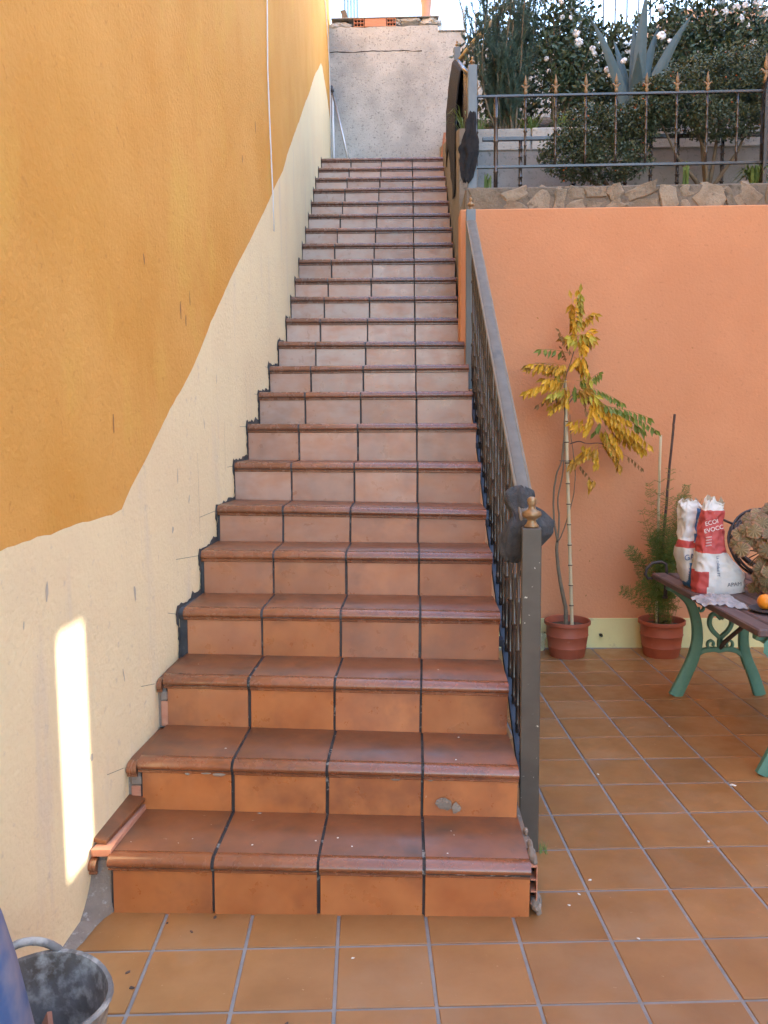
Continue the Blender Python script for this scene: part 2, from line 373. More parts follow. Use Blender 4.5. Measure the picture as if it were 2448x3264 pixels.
for k in range(1, 24):
    yk, zk, r = YS[k - 1], ZS[k], ZS[k] - ZS[k - 1]
    ty, yw_ = -TILT[k], YAW[k - 1]
    xl = X0 if k <= 4 else max(X0 - (.004 if k < 7 else 1), xw(yk) + .005)
    xr = XR + RADJ.get(k, 0)
    wall_l = (xw(yk + .1) - .03) if k >= 4 else X0 + .004
    deep = .34 if k < 23 else 1.05
    prof = [(deep, -.004)] + [(y, z) for y, z in inset] + [(.006, -.05), (.006, -zk), (deep, -zk)]
    bmx = extrude_profile(prof, wall_l - XC, xr - .003 - XC)
    stp = obj('step', bmx, 'grout_dark' if k > 3 else 'mortar', st, (0, yk, zk), (0, ty, yw_), smooth=40)
    if k <= 3:
        stp.data.materials.clear(); stp.data.materials.append(MT['grout_mixed'])
    for j in range(4):
        a = (xl if j == 0 else X0 + j * T + .0047) - XC
        e = (xr if j == 3 else X0 + (j + 1) * T - .0047) - XC
        dz = U(-.0008, .0008); dy = U(-.0015, .0015)
        obj('tread_tile', tread_me, None, stp, (a + U(-.001, .001), dy, dz), (U(-.0015, .0015), U(-.001, .001), U(-.002, .002)), ((e - a) / WT, 1, 1))['wear_sheen'] = max(0, min(1, (k - 4) / 9)) * .8  # upper treads and noses shift to a duller brown
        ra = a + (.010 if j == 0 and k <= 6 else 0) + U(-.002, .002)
        obj('riser_tile', riser_me, None, stp, (ra, U(-.001, .0015), -r - .012), (0, U(-.0015, .0015), U(-.002, .002)), ((e - ra - (.002 if j == 3 else 0)) / WT, 1, (r - .022) / .15))['wear_sheen'] = max(0, min(1, (k - 3 + U(-1, 1)) / 8)) * U(.7, .95)  # painted sky sheen and dust grow paler up the flight
# landing tiles behind the top nosing
# ------------------------------------------------------------------ salmon wall, skirting, stone band
bm = bmesh.new()
box(bm, .308, 5.1, YW, YW + .20, -.06, 2.70, .006)
ow = tag(obj('garden_front_wall', bm, 'plaster_salmon'), 'smooth salmon orange plaster wall behind the potted plants', 'wall')
bm = bmesh.new(); box(bm, .35, 5.05, YW - .006, YW + .02, -.02, .186, .002)
obj('skirting', bm, 'skirting_cream', ow)

# ------------------------------------------------------------------ details of the staircase
def smear(k):
    """dark jagged mortar left on the wall along one step"""
    y0, y1, z0, z1 = YS[k - 1] - .018, YS[k], ZS[k - 1], ZS[k]
    pts = []; path = []
    n = 14
    for i in range(n): path.append((y0 + .02, lerp(z0, z1 - .05, i / n), -1, 0))
    for i in range(4): path.append((y0, lerp(z1 - .05, z1, i / 4), -1, .2))
    for i in range(n + 1): path.append((lerp(y0, y1 + .02, i / n), z1, 0, 1))
    V = []; F = []
    for i, (y, z, ny, nz) in enumerate(path):
        w = .010 + .022 * max(0, fbm((y * 3, z * 3, k * 7.7), 9)) + U(0, .010)
        if i >= n + 12 or i < 2: w += .012
        x = xw(y) + .0025
        V += [(x, y + .02, z - .02), (xw(y + ny * w) + .0022, y + ny * w, z + nz * w)]
    for i in range(len(path) - 1): F.append((2 * i, 2 * i + 1, 2 * i + 3, 2 * i + 2))
    me = pyd('mortar_smear', V, F)
    return obj('mortar_smear', me, 'grout_dark', st, (-XC, 0, 0))
for k in range(4, 24): smear(k)

for k in (2, 3):   # stub of bullnose tile and exposed brick between tile and wall
    y0, z0, r = YS[k - 1], ZS[k], ZS[k] - ZS[k - 1]
    w0 = xw(y0) + .004 - XC
    o = obj('tread_tile', tread_me, None, st, (w0, y0 + .004, z0 - .003), (0, .012, .01), ((X0 - XC - w0 - .006) / WT, 1, 1))
    bm = bmesh.new(); box(bm, w0 + .006, X0 - XC + .012, y0 + .012, y0 + .16, z0 - r + .006, z0 - .085, .003)
    obj('brick', bm, 'raw_brick', st)
    bm = bmesh.new(); box(bm, w0 - .01, X0 - XC + .012, y0 + .018, y0 + .3, z0 - r, z0 - .015, .004)
    for v in bm.verts: v.co += Vector((0, .006 * fbm(v.co, 30), .006 * fbm(v.co, 21)))
    obj('mortar_bed', bm, 'mortar', st)
    bm = bmesh.new(); box(bm, w0 + .004, X0 - XC + .010, y0 + .008, y0 + .10, z0 - .082, z0 - .046, .006)
    obj('mortar_lump', bm, 'mortar', st)
# step 1: cement filling at the wall foot
V = []; F = []
nx, nz_ = 8, 8
for i in range(nx + 1):
    for j in range(nz_ + 1):
        u = i / nx; w = j / nz_
        x = lerp(-.955, X0 + .012, u)
        y = .022 - (1 - w) ** 2.2 * .14 * (1 - u) ** .7 + .006 * fbm((x * 20, w * 4, 1))
        V.append((x, y, w * .148))
for i in range(nx):
    for j in range(nz_):
        a = i * (nz_ + 1) + j; F.append((a, a + nz_ + 1, a + nz_ + 2, a + 1))
obj('cement_filling', pyd('cement_filling', V, F, 60), 'mortar', st, (-XC, 0, 0))
bm = bmesh.new(); box(bm, -.955 - XC, X0 + .01 - XC, .03, .30, 0, .165)
obj('mortar_bed', bm, 'mortar', st)
obj('tread_tile', tread_me, None, st, (-.948 - XC, .006, .160), (0, .0, .03), (.030 / WT, .9, 1))
# mortar strip in the angle of floor and wall
V = []; F = []
for i in range(24):
    y = lerp(-.42, .0, i / 23); x = xw(y)
    w = lerp(.012, .055, (i / 23) ** 1.5) + .008 * fbm((y * 12, 2, 0))
    V += [(x - .002, y, .018), (x + w * .6, y, .010 + .003 * fbm((y * 20, 5, 1))), (x + w, y, .0012)]
for i in range(23): F += [(3 * i, 3 * i + 1, 3 * i + 4, 3 * i + 3), (3 * i + 1, 3 * i + 2, 3 * i + 5, 3 * i + 4)]
obj('mortar_fillet', pyd('mortar_fillet', V, F, 60), 'mortar', st, (-XC, 0, 0))
# hollow brick and mortar at the right end of step 1
bm = bmesh.new()
xa, xb = XR + .001 - XC, XR + .020 - XC
box(bm, xb - .003, xb, .012, .10, .03, .145)
for z in (.03, .066, .102, .141): box(bm, xa, xb - .003, .013, .10, z, z + .004)
box(bm, xa, xb - .003, .06, .10, .03, .145, 0, 1)
obj('hollow_brick', bm, ['raw_brick', 'dark_hole'], st)
bm = bmesh.new()
for (x, y, z, r) in ((.350, .06, .15, .022), (.358, .10, .13, .022), (.352, .16, .12, .024), (.356, .21, .11, .02), (.352, .02, .03, .018), (.362, .04, .012, .022), (.352, .12, .158, .014), (.350, .19, .163, .012), (.372, .07, .006, .018)):
    t = bmesh.new(); bmesh.ops.create_icosphere(t, subdivisions=2, radius=r)
    for v in t.verts: v.co = Vector((x - XC, y, z)) + Vector((v.co.x * .6, v.co.y * 1.5, v.co.z)) * (1 + .5 * fbm(v.co + Vector((x * 9, y * 9, 0)), 40))
    merge(bm, t)
box(bm, XR - .01 - XC, XR + .012 - XC, .10, .42, 0, .155)
obj('mortar_lump', bm, 'mortar', st)

# chips and blobs on the lower steps
for (x, y, z, sx, sz) in ((-.62, .283, .298, .020, .006), (-.72, .283, .300, .008, .004), (-.66, .283, .302, .016, .003), (-.05, .284, .286, .016, .005), (.06, .284, .284, .010, .004),
                          (-.49, .281, .170, .008, .003), (.10, .283, .205, .024, .022), (.14, .2815, .192, .015, .018)):
    bm = bmesh.new(); bmesh.ops.create_icosphere(bm, subdivisions=2, radius=1)
    for v in bm.verts: v.co = Vector((v.co.x * sx, v.co.y * .0025, v.co.z * sz)) * (1 + .45 * fbm(v.co + Vector((x * 31, z * 17, 0)), 2.2))
    obj('mortar_blob', bm, 'mortar', st, (x - XC, y, z))
for i in range(16):
    x, k = U(-.85, .3), random.choice((1, 1, 1, 2, 2, 3))
    bm = bmesh.new(); bmesh.ops.create_icosphere(bm, subdivisions=1, radius=1)
    for v in bm.verts: v.co = Vector((v.co.x * U(.002, .005), v.co.y * U(.002, .005), v.co.z * .001))
    obj('mortar_crumb', bm, 'white_spot', st, (x - XC, YS[k - 1] + U(.05, .27), ZS[k] + TILT[k] * (x - XC)))

# loose tile strips on the lowest step
bm = bmesh.new(); prism(bm, [(-.036, -.145), (.034, -.150), (.036, .13), (-.026, .145)], -.006, .006)
tag(obj('tile_fragment', bm, 'tread_tile', None, (-.912, .185, .207), (R(3), R(4), R(-7))), 'flat broken terracotta strip lying topmost on the lowest step by the wall', 'tile fragment', 'loose tile strips on the lowest step')
bm = bmesh.new(); prism(bm, [(-.030, -.15), (.028, -.15), (.022, .15), (-.030, .15)], -.010, .010)
tag(obj('tile_fragment', bm, 'raw_brick', None, (-.893, .155, .181), (R(1), R(-3), R(-4))), 'pale brick strip wedged under the flat broken tile on the lowest step', 'tile fragment', 'loose tile strips on the lowest step')

# pencil marks on the cream band
for k in (2, 3, 4, 5, 6, 7, 8, 9, 10):
    y1 = YS[k - 1] - .02; z = ZS[k] - .012; ln = U(.10, .34) if k < 7 else U(.08, .16)
    bm = bmesh.new()
    m = 8
    for i in range(m):
        ya, yb = lerp(y1 - ln, y1, i / m), lerp(y1 - ln, y1, (i + 1) / m)
        xa, xb = xw(ya) + .0012, xw(yb) + .0012; za, zb_ = z + .03 * (1 - i / m) * (k < 6), z + .03 * (1 - (i + 1) / m) * (k < 6)
        bm.faces.new([bm.verts.new(p) for p in ((xa, ya, za), (xb, yb, zb_), (xb, yb, zb_ + .0017), (xa, ya, za + .0017))])
    obj('pencil_mark', bm, 'pencil', hw)
for (y, za, zb_) in ((1.18, .95, 1.30), (1.62, 1.20, 1.42), (2.05, 1.45, 1.68)):
    bm = bmesh.new(); x = xw(y) + .0012
    bm.faces.new([bm.verts.new(p) for p in ((x, y, za), (x, y + .0018, za), (x, y + .0018, zb_), (x, y, zb_))]); obj('pencil_mark', bm, 'pencil', hw)

def scuff(par, plane, a, z, w, h, m, tilt=0):
    n = 12; V = []
    for i in range(n):
        t = 2 * math.pi * i / n; f_ = 1 + .5 * fbm((math.cos(t) + a * 9, math.sin(t) + z * 7, 2), 1.2); u, v = w * math.cos(t) * f_, h * math.sin(t) * f_
        u += v * tilt; V.append((xw(a + u) + .0011, a + u, z + v) if plane == 'x' else (a + u, YW - .0011, z + v))
    obj('scuff_mark', pyd('scuff_mark', V, [tuple(range(n))] if plane == 'y' else [tuple(range(n))[::-1]]), m, par)
for (y, z) in ((1.02, 1.86), (1.08, 1.83), (1.14, 1.92), (.30, 1.42), (2.42, 3.02), (.62, 1.98), (2.1, 2.75)): scuff(hw, 'x', y, z, U(.004, .009), U(.018, .034), 'scuff', U(-.2, .2))
for (y, z) in ((.92, 1.22), (1.05, 1.12), (.84, 1.02), (1.30, 1.42), (.42, .86), (-.18, .99), (-.32, .93), (1.52, 1.62), (.30, .62), (.05, .45)): scuff(hw, 'x', y, z, U(.003, .010), U(.010, .030), 'scuff_grey', U(-.3, .3))
for (x, z) in ((1.06, .62), (1.12, .55), (.78, 2.05), (1.72, 1.86), (1.10, .33), (1.62, 1.42)): scuff(ow, 'y', x, z, U(.0015, .005), U(.002, .008), 'scuff', U(-1, 1))

# ------------------------------------------------------------------ stone band on top of the salmon wall
sw = empty('stone_wall', (.345, 3.05, 2.69), 0, 'low rubble stone course on top of the salmon wall', 'wall')
bm = bmesh.new(); box(bm, 0, 4.7, .006, .16, -.02, .160, .01)
obj('mortar_bed', bm, 'earth_mortar', sw)
x = .03
while x < 2.35:
    w = U(.06, .21); row2 = random.random() < .5
    parts_ = [(.0, .075), (.080, .158)] if row2 else [(.0, .155)]
    for (za, zb_) in parts_:
        ww = w * U(.85, 1.05)
        t = bmesh.new(); bmesh.ops.create_icosphere(t, subdivisions=2, radius=1)
        sd_ = Vector((x * 13.3, za * 51, 4))
        rot = Matrix.Rotation(U(-.6, .6), 3, 'Y')
        for v in t.verts:
            c = Vector((max(-.72, min(.72, v.co.x)), max(-.6, min(.6, v.co.y)), max(-.72, min(.72, v.co.z)))) * 1.3
            c *= 1 + .34 * fbm(v.co + sd_, 1.3)
            c = rot @ Vector((c.x * ww * .52, 0, c.z * (zb_ - za) * .52)) + Vector((0, c.y * .035, 0)); v.co = c
        o = obj('stone', t, 'stone', sw, (x + w / 2, .022 + U(-.008, .010), (za + zb_) / 2), smooth=28)
    x += w + .004

# ------------------------------------------------------------------ garden side wall along the upper flight, soil, planter
gs = tag(obj('garden_side_wall', (lambda b: (prism(b, [(3.0, -.02), (7.5, -.02), (7.5, 4.48), (3.75, 3.43), (3.72, 2.87), (3.18, 2.84), (3.175, 2.0)], .347, .47, 'x'), b)[1])(bmesh.new()), 'concrete_side'),
         'weathered streaky grey side wall along the upper flight', 'wall')
bm = bmesh.new()
V = []; F = []
prof = [(3.19, 2.80), (3.3, 2.88), (3.6, 2.95), (3.98, 3.02), (4.02, 3.02), (4.15, 3.42), (4.6, 3.55), (5.2, 3.8), (6.0, 4.2), (7.0, 4.6), (7.46, 4.7)]
for i in range(41):
    x = lerp(.468, 5.3, i / 40)
    for y, z in prof: V.append((x, y, z + .04 * fbm((x, y, 0), 3)))
m = len(prof)
for i in range(40):
    for j in range(m - 1):
        a = i * m + j; F.append((a, a + m, a + m + 1, a + 1))
tag(obj('garden_soil', pyd('garden_soil', V, F, 60), 'soil'), kind='structure')
pw = empty('planter_wall', (.47, 4.0, 2.9), 0, 'low grey concrete block planter wall behind the garden railings', 'wall')
bm = bmesh.new(); box(bm, 0, 4.4, .012, .14, 0, .50, .004); obj('render_face', bm, 'concrete_dark', pw)
for i, (a, b_) in enumerate(((.015, .40), (.41, .80), (.81, 1.22), (1.23, 1.62), (1.63, 2.05), (2.06, 2.5))):
    bm = bmesh.new(); box(bm, a, b_, 0, .15, .455 + U(0, .004), .61 + U(-.006, .006), .005); obj('block', bm, 'concrete', pw)

# ------------------------------------------------------------------ concrete wall closing the top of the stairs
YT = 7.5
tw = empty('concrete_wall', (-.3, YT, 4.0), 0, 'rough grey concrete wall with stepped top at the head of the stairs', 'wall')
bm = bmesh.new()
poly = [(-.95, 3.6), (5.2, 3.6), (5.2, 5.50)]
x = 5.2
poly += [(1.2, 5.535), (.632, 5.55), (.630, 5.695), (.335, 5.71), (.328, 5.80)]
pts = []
for i in range(25):
    x = lerp(.328, -.95, i / 24); pts.append((x, 5.775 + .018 * fbm((x * 7, 2, 2))))
poly += pts
prism(bm, [(a + .3, b_ - 4.0) for a, b_ in poly], 0, .18, 'y')
obj('render_face', bm, 'concrete', tw)
def hollow(x, w, holes):
    bm = bmesh.new(); h = .085
    if holes:
        box(bm, 0, w, .03, .16, 0, h, 0, 1)
        for i in range(4): box(bm, i * (w - .006) / 3, i * (w - .006) / 3 + .006, 0, .03, 0, h)
        for z in (0, h / 2 - .003, h - .006): box(bm, .006, w - .006, .0005, .03, z, z + .006)
    else: box(bm, 0, w, 0, .16, 0, h, .003)
    obj('brick', bm, ['raw_brick', 'dark_hole'], tw, (x + .3, -.004, 1.775))
for x, w, h in ((-.60, .115, True), (-.478, .235, False), (-.235, .10, True)): hollow(x, w, h)
for (x, z, w, hh) in ((-.78, 5.80, .16, .05), (.02, 5.84, .20, .035), (.24, 5.825, .12, .05), (-.11, 5.83, .05, .04)):
    bm = bmesh.new(); bmesh.ops.create_icosphere(bm, subdivisions=3, radius=1)
    for v in bm.verts: v.co = Vector((v.co.x * w, v.co.y * .09, v.co.z * hh)) * (1 + .35 * fbm(v.co + Vector((x * 9, 0, 0)), 1.8))
    obj('mortar_lump', bm, 'concrete', tw, (x + .3, .085, z - 4.0))
bm = bmesh.new(); box(bm, -.55, .635, -.01, .20, 1.862, 1.872, .002); obj('capping', bm, 'concrete_dark', tw)
bm = bmesh.new(); box(bm, .634, .934, -.012, .20, 1.705, 1.722, .003); obj('capping', bm, 'concrete_dark', tw)
V = []; F = []
for i in range(40):
    x = lerp(-.87, .15, i / 39); z = 5.515 + .012 * fbm((x * 4, 1, 7)) ; w = .004 + .003 * fbm((x * 9, 4, 1))
    V += [(x + .3, -.0015, z - 4 - w), (x + .3, -.0015, z - 4 + w)]
for i in range(39): F.append((2 * i, 2 * i + 2, 2 * i + 3, 2 * i + 1))
obj('crack', pyd('crack', V, F), 'dark_hole', tw)

# ------------------------------------------------------------------ terrace and things beyond the top wall
bm = bmesh.new(); box(bm, -8, 30, 7.7, 60, 4.9, 5.45); tag(obj('upper_terrace', bm, 'ground'), kind='structure')
wf = empty('picket_fence', (.36, 7.6, 5.5), 0, 'pale metal fence of thin upright bars on top of the concrete wall', 'fence')
for i in range(30):
    th = .021 if i == 0 else (.036 if i in (11, 24) else .0085)
    bm = bmesh.new(); box(bm, -th, th, -th, th, .22 if i < 2 else .06, 1.32, .002)
    obj('post' if th > .02 else 'bar', bm, 'white_fence' if i < 4 else 'post_grey', wf, (i * .128 + (.04 if i == 11 else 0), 0, 0))
bm = bmesh.new(); box(bm, .25, 3.9, -.016, .016, .075, .105, .002); obj('bottom_rail', bm, 'white_fence', wf)
bm = bmesh.new(); box(bm, -.02, 3.9, -.016, .016, 1.30, 1.33, .002); obj('top_rail', bm, 'white_fence', wf)

sh = empty('roller_shutter', (-1.06, 12.0, 5.45), 0, 'pale blue ribbed metal panel rising behind the concrete wall', 'shutter')
bm = bmesh.new(); box(bm, 0, .29, .03, .08, 0, 3.6); obj('panel', bm, 'shutter', sh)
for i in range(6):
    bm = bmesh.new(); box(bm, i * .05, i * .05 + .034, 0, .03, 0, 3.6, .004); obj('slat', bm, 'shutter', sh)
bm = bmesh.new(); prism(bm, [(0, 0), (.085, 0), (.06, .13), (.045, .165), (-.015, .16), (.005, .11)], 0, .06, 'y')
tag(obj('metal_bracket', bm, 'iron_dark', None, (-.74, 7.56, 5.82)), 'small dark metal bracket standing on the concrete wall top', 'bracket')
bm = bmesh.new(); lathe(bm, [(.055, 0), (.058, .02), (.052, .08), (.056, .16), (.070, .26), (.085, .36), (.092, .46), (.080, .56), (.070, .60), (.086, .63), (.080, .64)], 24)
tag(obj('clay_urn', bm, 'urn_clay', None, (.20, 7.60, 5.872)), 'slender pinkish clay urn on the concrete wall top', 'urn')

fb = empty('far_house', (7.0, 20, 5.45), 0, 'pale far house with orange tiled eave behind the bushes', 'building')
bm = bmesh.new(); box(bm, 0, 9, 0, 7, 0, 5.5, .02); obj('wall', bm, 'house_pale', fb)
bm = bmesh.new(); prism(bm, [(-.4, 5.5), (7.4, 5.5), (7.4, 5.7), (3.5, 7.2), (-.4, 5.95)], -.3, 9.3, 'x'); obj('roof', bm, 'roof_clay', fb)
for i in range(3):
    bm = bmesh.new(); box(bm, 1 + i * 2.6, 2 + i * 2.6, -.04, .02, 3.2, 4.6, .01); wnd = obj('window', bm, 'white_fence', fb)
    bm = bmesh.new(); box(bm, 1.08 + i * 2.6, 1.92 + i * 2.6, -.05, -.03, 3.28, 4.52); obj('pane', bm, 'dark_plate', wnd)

# ------------------------------------------------------------------ added unseen wall that shades the court and shapes the sun strip
NX = 5.15
blocker = empty('shade_wall', (NX, 0, 0), 0, 'added high pale wall out of view on the right, slotted to shape the sun strip', 'wall')
bm = bmesh.new()
ya, yb, za, zb_ = .945, 1.135, 2.555, 3.30  # slot placed to let one sun strip onto the house wall
box(bm, 0, .2, -7, ya, -.1, 8.2); box(bm, 0, .2, yb, 9.4, -.1, 8.2); box(bm, 0, .2, ya, yb, -.1, za); box(bm, 0, .2, ya, yb, zb_, 8.2)
bmesh.ops.remove_doubles(bm, verts=bm.verts[:], dist=.0005)
obj('wall', bm, 'house_pale', blocker)
# ------------------------------------------------------------------ cords on the house wall, pole
def cordm(pts, r, n=5):
    bm = bmesh.new(); tube(bm, pts, r, n); return bm
p1 = [(xw(2.75) + .012 + .004 * math.sin(z * 3), y, z) for y, z in ((2.80, 6.8), (2.79, 5.2), (2.775, 4.3), (2.772, 3.83), (2.735, 3.45), (2.745, 3.2), (2.76, 3.0), (2.788, 2.74), (2.80, 2.55))]
tag(obj('hanging_cord', cordm(p1, .0042), 'cord_white'), 'thin white cord hanging down the middle of the orange house wall', 'cord')
p2 = [(-.862, 6.6, 7.0), (-.862, 6.85, 5.95), (-.86, 6.95, 5.75), (-.862, 7.2, 5.55), (-.864, 7.38, 5.32), (-.862, 7.40, 4.9), (-.862, 7.42, 4.3)]
tag(obj('hanging_cord', cordm(p2, .0055), 'cord_white'), 'thin white cord hanging at the far top corner of the house wall', 'cord')
bm = bmesh.new(); tube(bm, [(-.605, 7.28, 4.05), (-.845, 7.44, 5.10)], .013, 8); 
po = obj('leaning_pole', bm, 'steel'); tag(po, 'thin shiny metal pole leaning in the top corner of the stairs', 'pole')
bm = bmesh.new(); tube(bm, [(-.838, 7.435, 5.07), (-.853, 7.445, 5.135)], .019, 8); obj('end_cap', bm, 'dark_plate', po)
bm = bmesh.new(); tube(bm, [(-.835, 7.46, 4.04), (-.845, 7.47, 5.05)], .014, 8)
tag(obj('drain_pipe', bm, 'cord_white'), 'slim pale upright pipe in the corner behind the leaning pole', 'pipe')
bm = bmesh.new(); box(bm, -.012, .012, -.02, .02, 0, .36, .002); box(bm, .016, .032, -.02, .02, 0, .30, .002)
tag(obj('roof_tile_stack', bm, 'raw_brick', None, (.325, 6.75, 4.03), (0, R(7), 0)), 'reddish boards standing against the wall at the top right of the stairs', 'boards')

# ------------------------------------------------------------------ lower stair railing
def hz(y): return 1.075 + (y - .43) * .632           # handrail underside
def bz(y): return .055 + (y - .43) * .645            # bottom rail
rl = empty('stair_railing', (.388, .40, 0), 0, 'brown iron stair railing with turned balusters and grey handrail along the lower flight', 'railing')
def rx(y): return .388 + (y - .40) * (-.010)          # plan line of the railing
bm = bmesh.new(); box(bm, -.031, .031, -.031, .031, 0, 1.078, .003)
np_ = obj('newel_post', bm, 'iron_brown', rl, (0, 0, 0), (0, 0, R(-6)))
bm = bmesh.new(); lathe(bm, [(.020, 0), (.021, .006), (.016, .012), (.012, .022), (.013, .028), (.024, .036), (.027, .044), (.024, .054), (.014, .060), (.010, .066), (.009, .074), (.014, .080), (.012, .085), (.014, .090), (.012, .098), (.005, .104)], 20)
for v in bm.verts:
    r_ = math.hypot(v.co.x, v.co.y)
    if .034 < v.co.z < .056:
        a = math.atan2(v.co.y, v.co.x); f_ = 1 + .07 * math.cos(8 * a); v.co.x *= f_; v.co.y *= f_
obj('finial', bm, 'brass', np_, (0, 0, 1.078), None, (1.12, 1.12, .95))
# handrail: flat grey top with a lighter rolled lip on either side
def sloped(prof, y0, y1, fz, name, m, par, smooth=40, xo=0):
    bm = bmesh.new(); rings = []
    for y in (y0, y1): rings.append([bm.verts.new((rx(y) - .388 + px + xo, y - .40, fz(y) + pz)) for px, pz in prof])
    nn = len(prof)
    for i in range(nn): bm.faces.new((rings[0][i], rings[0][(i + 1) % nn], rings[1][(i + 1) % nn], rings[1][i]))
    bm.faces.new(rings[0][::-1]); bm.faces.new(rings[1]); bmesh.ops.recalc_face_normals(bm, faces=bm.faces[:])
    return obj(name, bm, m, par, smooth=smooth)
hr = sloped([(-.019, .0), (.019, 0), (.019, .012), (.011, .0145), (-.011, .0145), (-.019, .012)], .462, 2.83, hz, 'handrail', 'rail_grey', rl, 30)
for s_ in (-1, 1):
    c = .0235 * s_
    sloped([(c + .0065 * math.cos(a), .004 + .0075 * math.sin(a)) for a in [i * math.pi / 5 for i in range(10)]], .462, 2.83, hz, 'handrail_lip', 'rail_lip', hr, 60)
sloped([(-.004, -.004), (.022, -.004), (.022, .006), (-.004, .006)], .43, 2.83, bz, 'bottom_rail', 'iron_blue', rl, 30)
# the edge strip of the bottom rail
sloped([(-.008, -.022), (-.004, -.022), (-.004, .014), (-.008, .014)], .43, 2.83, bz, 'rail_flange', 'iron_blue', rl, 30)
BH = 1.03
prof = [(.009, 0), (.009, .03), (.013, .035), (.009, .042), (.009, .10), (.015, .105), (.015, .112), (.010, .120), (.013, .20), (.014, .26), (.010, .31), (.016, .318), (.016, .326), (.010, .334),
        (.0085, .42), (.0145, .50), (.0145, .515), (.0085, .52), (.0085, .60), (.010, .69), (.016, .698), (.016, .706), (.010, .714), (.014, .76), (.013, .82), (.010, .90), (.015, .908), (.015, .916), (.009, .924), (.009, .97), (.013, .985), (.009, .99), (.009, BH)]
b = bmesh.new(); lathe(b, [(r_ * .78, z_) for r_, z_ in prof], 10)
bal_me = bpy.data.meshes.new('baluster'); b.to_mesh(b and bal_me); b.free(); bal_me.materials.append(MT['iron_dark'])
y = .53
while y < 2.78:
    h = hz(y) - bz(y)
    obj('baluster', bal_me, None, rl, (rx(y) - .388 + .008 + U(-.001, .001), y - .40, bz(y)), (0, 0, U(0, 6)), (1, 1, h / BH)); y += .112
bm = bmesh.new(); box(bm, -.028, .028, -.026, .026, 1.62, 2.665, .003)
up_ = obj('upper_post', bm, 'post_grey', rl, (rx(2.85) - .388, 2.45, 0))
fin_me = np_.children[0].data
obj('finial', fin_me, None, up_, (0, 0, 2.665), None, (.75, .75, .70))
for (y, z) in ((1.10, .30), (1.75, .82), (2.3, 1.1)):   # brackets tying the rail to the steps
    bm = bmesh.new(); box(bm, -.046, -.004, -.03, .03, 0, .03, .002); obj('bracket', bm, 'iron_blue', rl, (rx(y) - .388, y - .4, bz(y) + .02))

# grey rag over the low end of the handrail
def drape(name, prof, y0, y1, nv, fz, mat_, label, group=None, xo=0, amp=.012, seed=0, taper=.0, cat='rag', thick=.006):
    V = []; F = []; prof2 = []
    for (a, b_), (c, d) in zip(prof, prof[1:]):
        for i in range(5): prof2.append((lerp(a, c, i / 5), lerp(b_, d, i / 5)))
    prof2.append(prof[-1]); m = len(prof2)
    for j in range(nv + 1):
        v = j / nv; y = lerp(y0, y1, v)
        for i, (px, pz) in enumerate(prof2):
            e = abs(i / (m - 1) - .5) * 2
            q = Vector((px * 9 + seed, y * 9, pz * 9))
            k_ = amp * (0.3 + e)
            V.append((xo + px * (1 - taper * abs(v - .4)) + k_ * fbm(q, 1.4), y + k_ * 1.6 * fbm(q + Vector((7, 3, 1)), 1.2) + e * .02 * math.sin(v * 3 + seed), fz(y) + pz * (1 - .25 * e * abs(math.sin(v * 2.6 + seed))) + k_ * fbm(q + Vector((1, 9, 4)), 1.6)))
    for j in range(nv):
        for i in range(m - 1):
            a = j * m + i; F.append((a, a + 1, a + m + 1, a + m))
    me = pyd(name, V, F, 80); o = obj(name, me, mat_)
    md = o.modifiers.new('thickness', 'SOLIDIFY'); md.thickness = thick; md.offset = 1
    return tag(o, label, cat, group)
def bundle(name, y, secs, mat_, label, seed=0, n=48, cat='rag', fold=.16):
    """bunched cloth: horizontal sections (z, x centre, half width, half depth, dy)"""
    V = []; F = []; Rr = []
    for a, b_ in zip(secs, secs[1:]):
        for k in range(4): Rr.append([lerp(p, q, k / 4) for p, q in zip(a, b_)])
    Rr.append(secs[-1]); nr = len(Rr)
    for i, (z, xc, w, d, dy) in enumerate(Rr):
        for k in range(n):
            t = 2 * math.pi * k / n
            q = Vector((math.cos(t) * 1.5 + seed, math.sin(t) * 1.5, z * 7))
            f_ = 1 + fold * math.sin(5 * t + z * 16 + seed) * .55 + fold * 1.4 * fbm(q, 1.0)
            V.append((xc + w * f_ * math.cos(t), y + dy + d * f_ * math.sin(t), z + .016 * fbm(q + Vector((4, 4, 4)), 1.1)))
    for i in range(nr - 1):
        for k in range(n): a, b2 = i * n + k, i * n + (k + 1) % n; F.append((a, b2, b2 + n, a + n))
    F += [tuple(range(n))[::-1], tuple(range((nr - 1) * n, nr * n))]
    return tag(obj(name, pyd(name, V, F, 75), mat_), label, cat)
bundle('cleaning_rag', .485, [(.955, .336, .022, .010, 0), (.975, .342, .046, .020, 0), (1.01, .364, .074, .028, 0), (1.045, .384, .090, .034, 0), (1.075, .390, .084, .040, .005), (1.10, .386, .058, .042, .02), (1.12, .372, .044, .046, .05), (1.15, .364, .050, .052, .075), (1.18, .366, .046, .046, .08), (1.195, .368, .026, .03, .08)], 'rag',
       'dark grey cleaning rag bunched over the handrail end behind the newel post', 2, fold=.15)
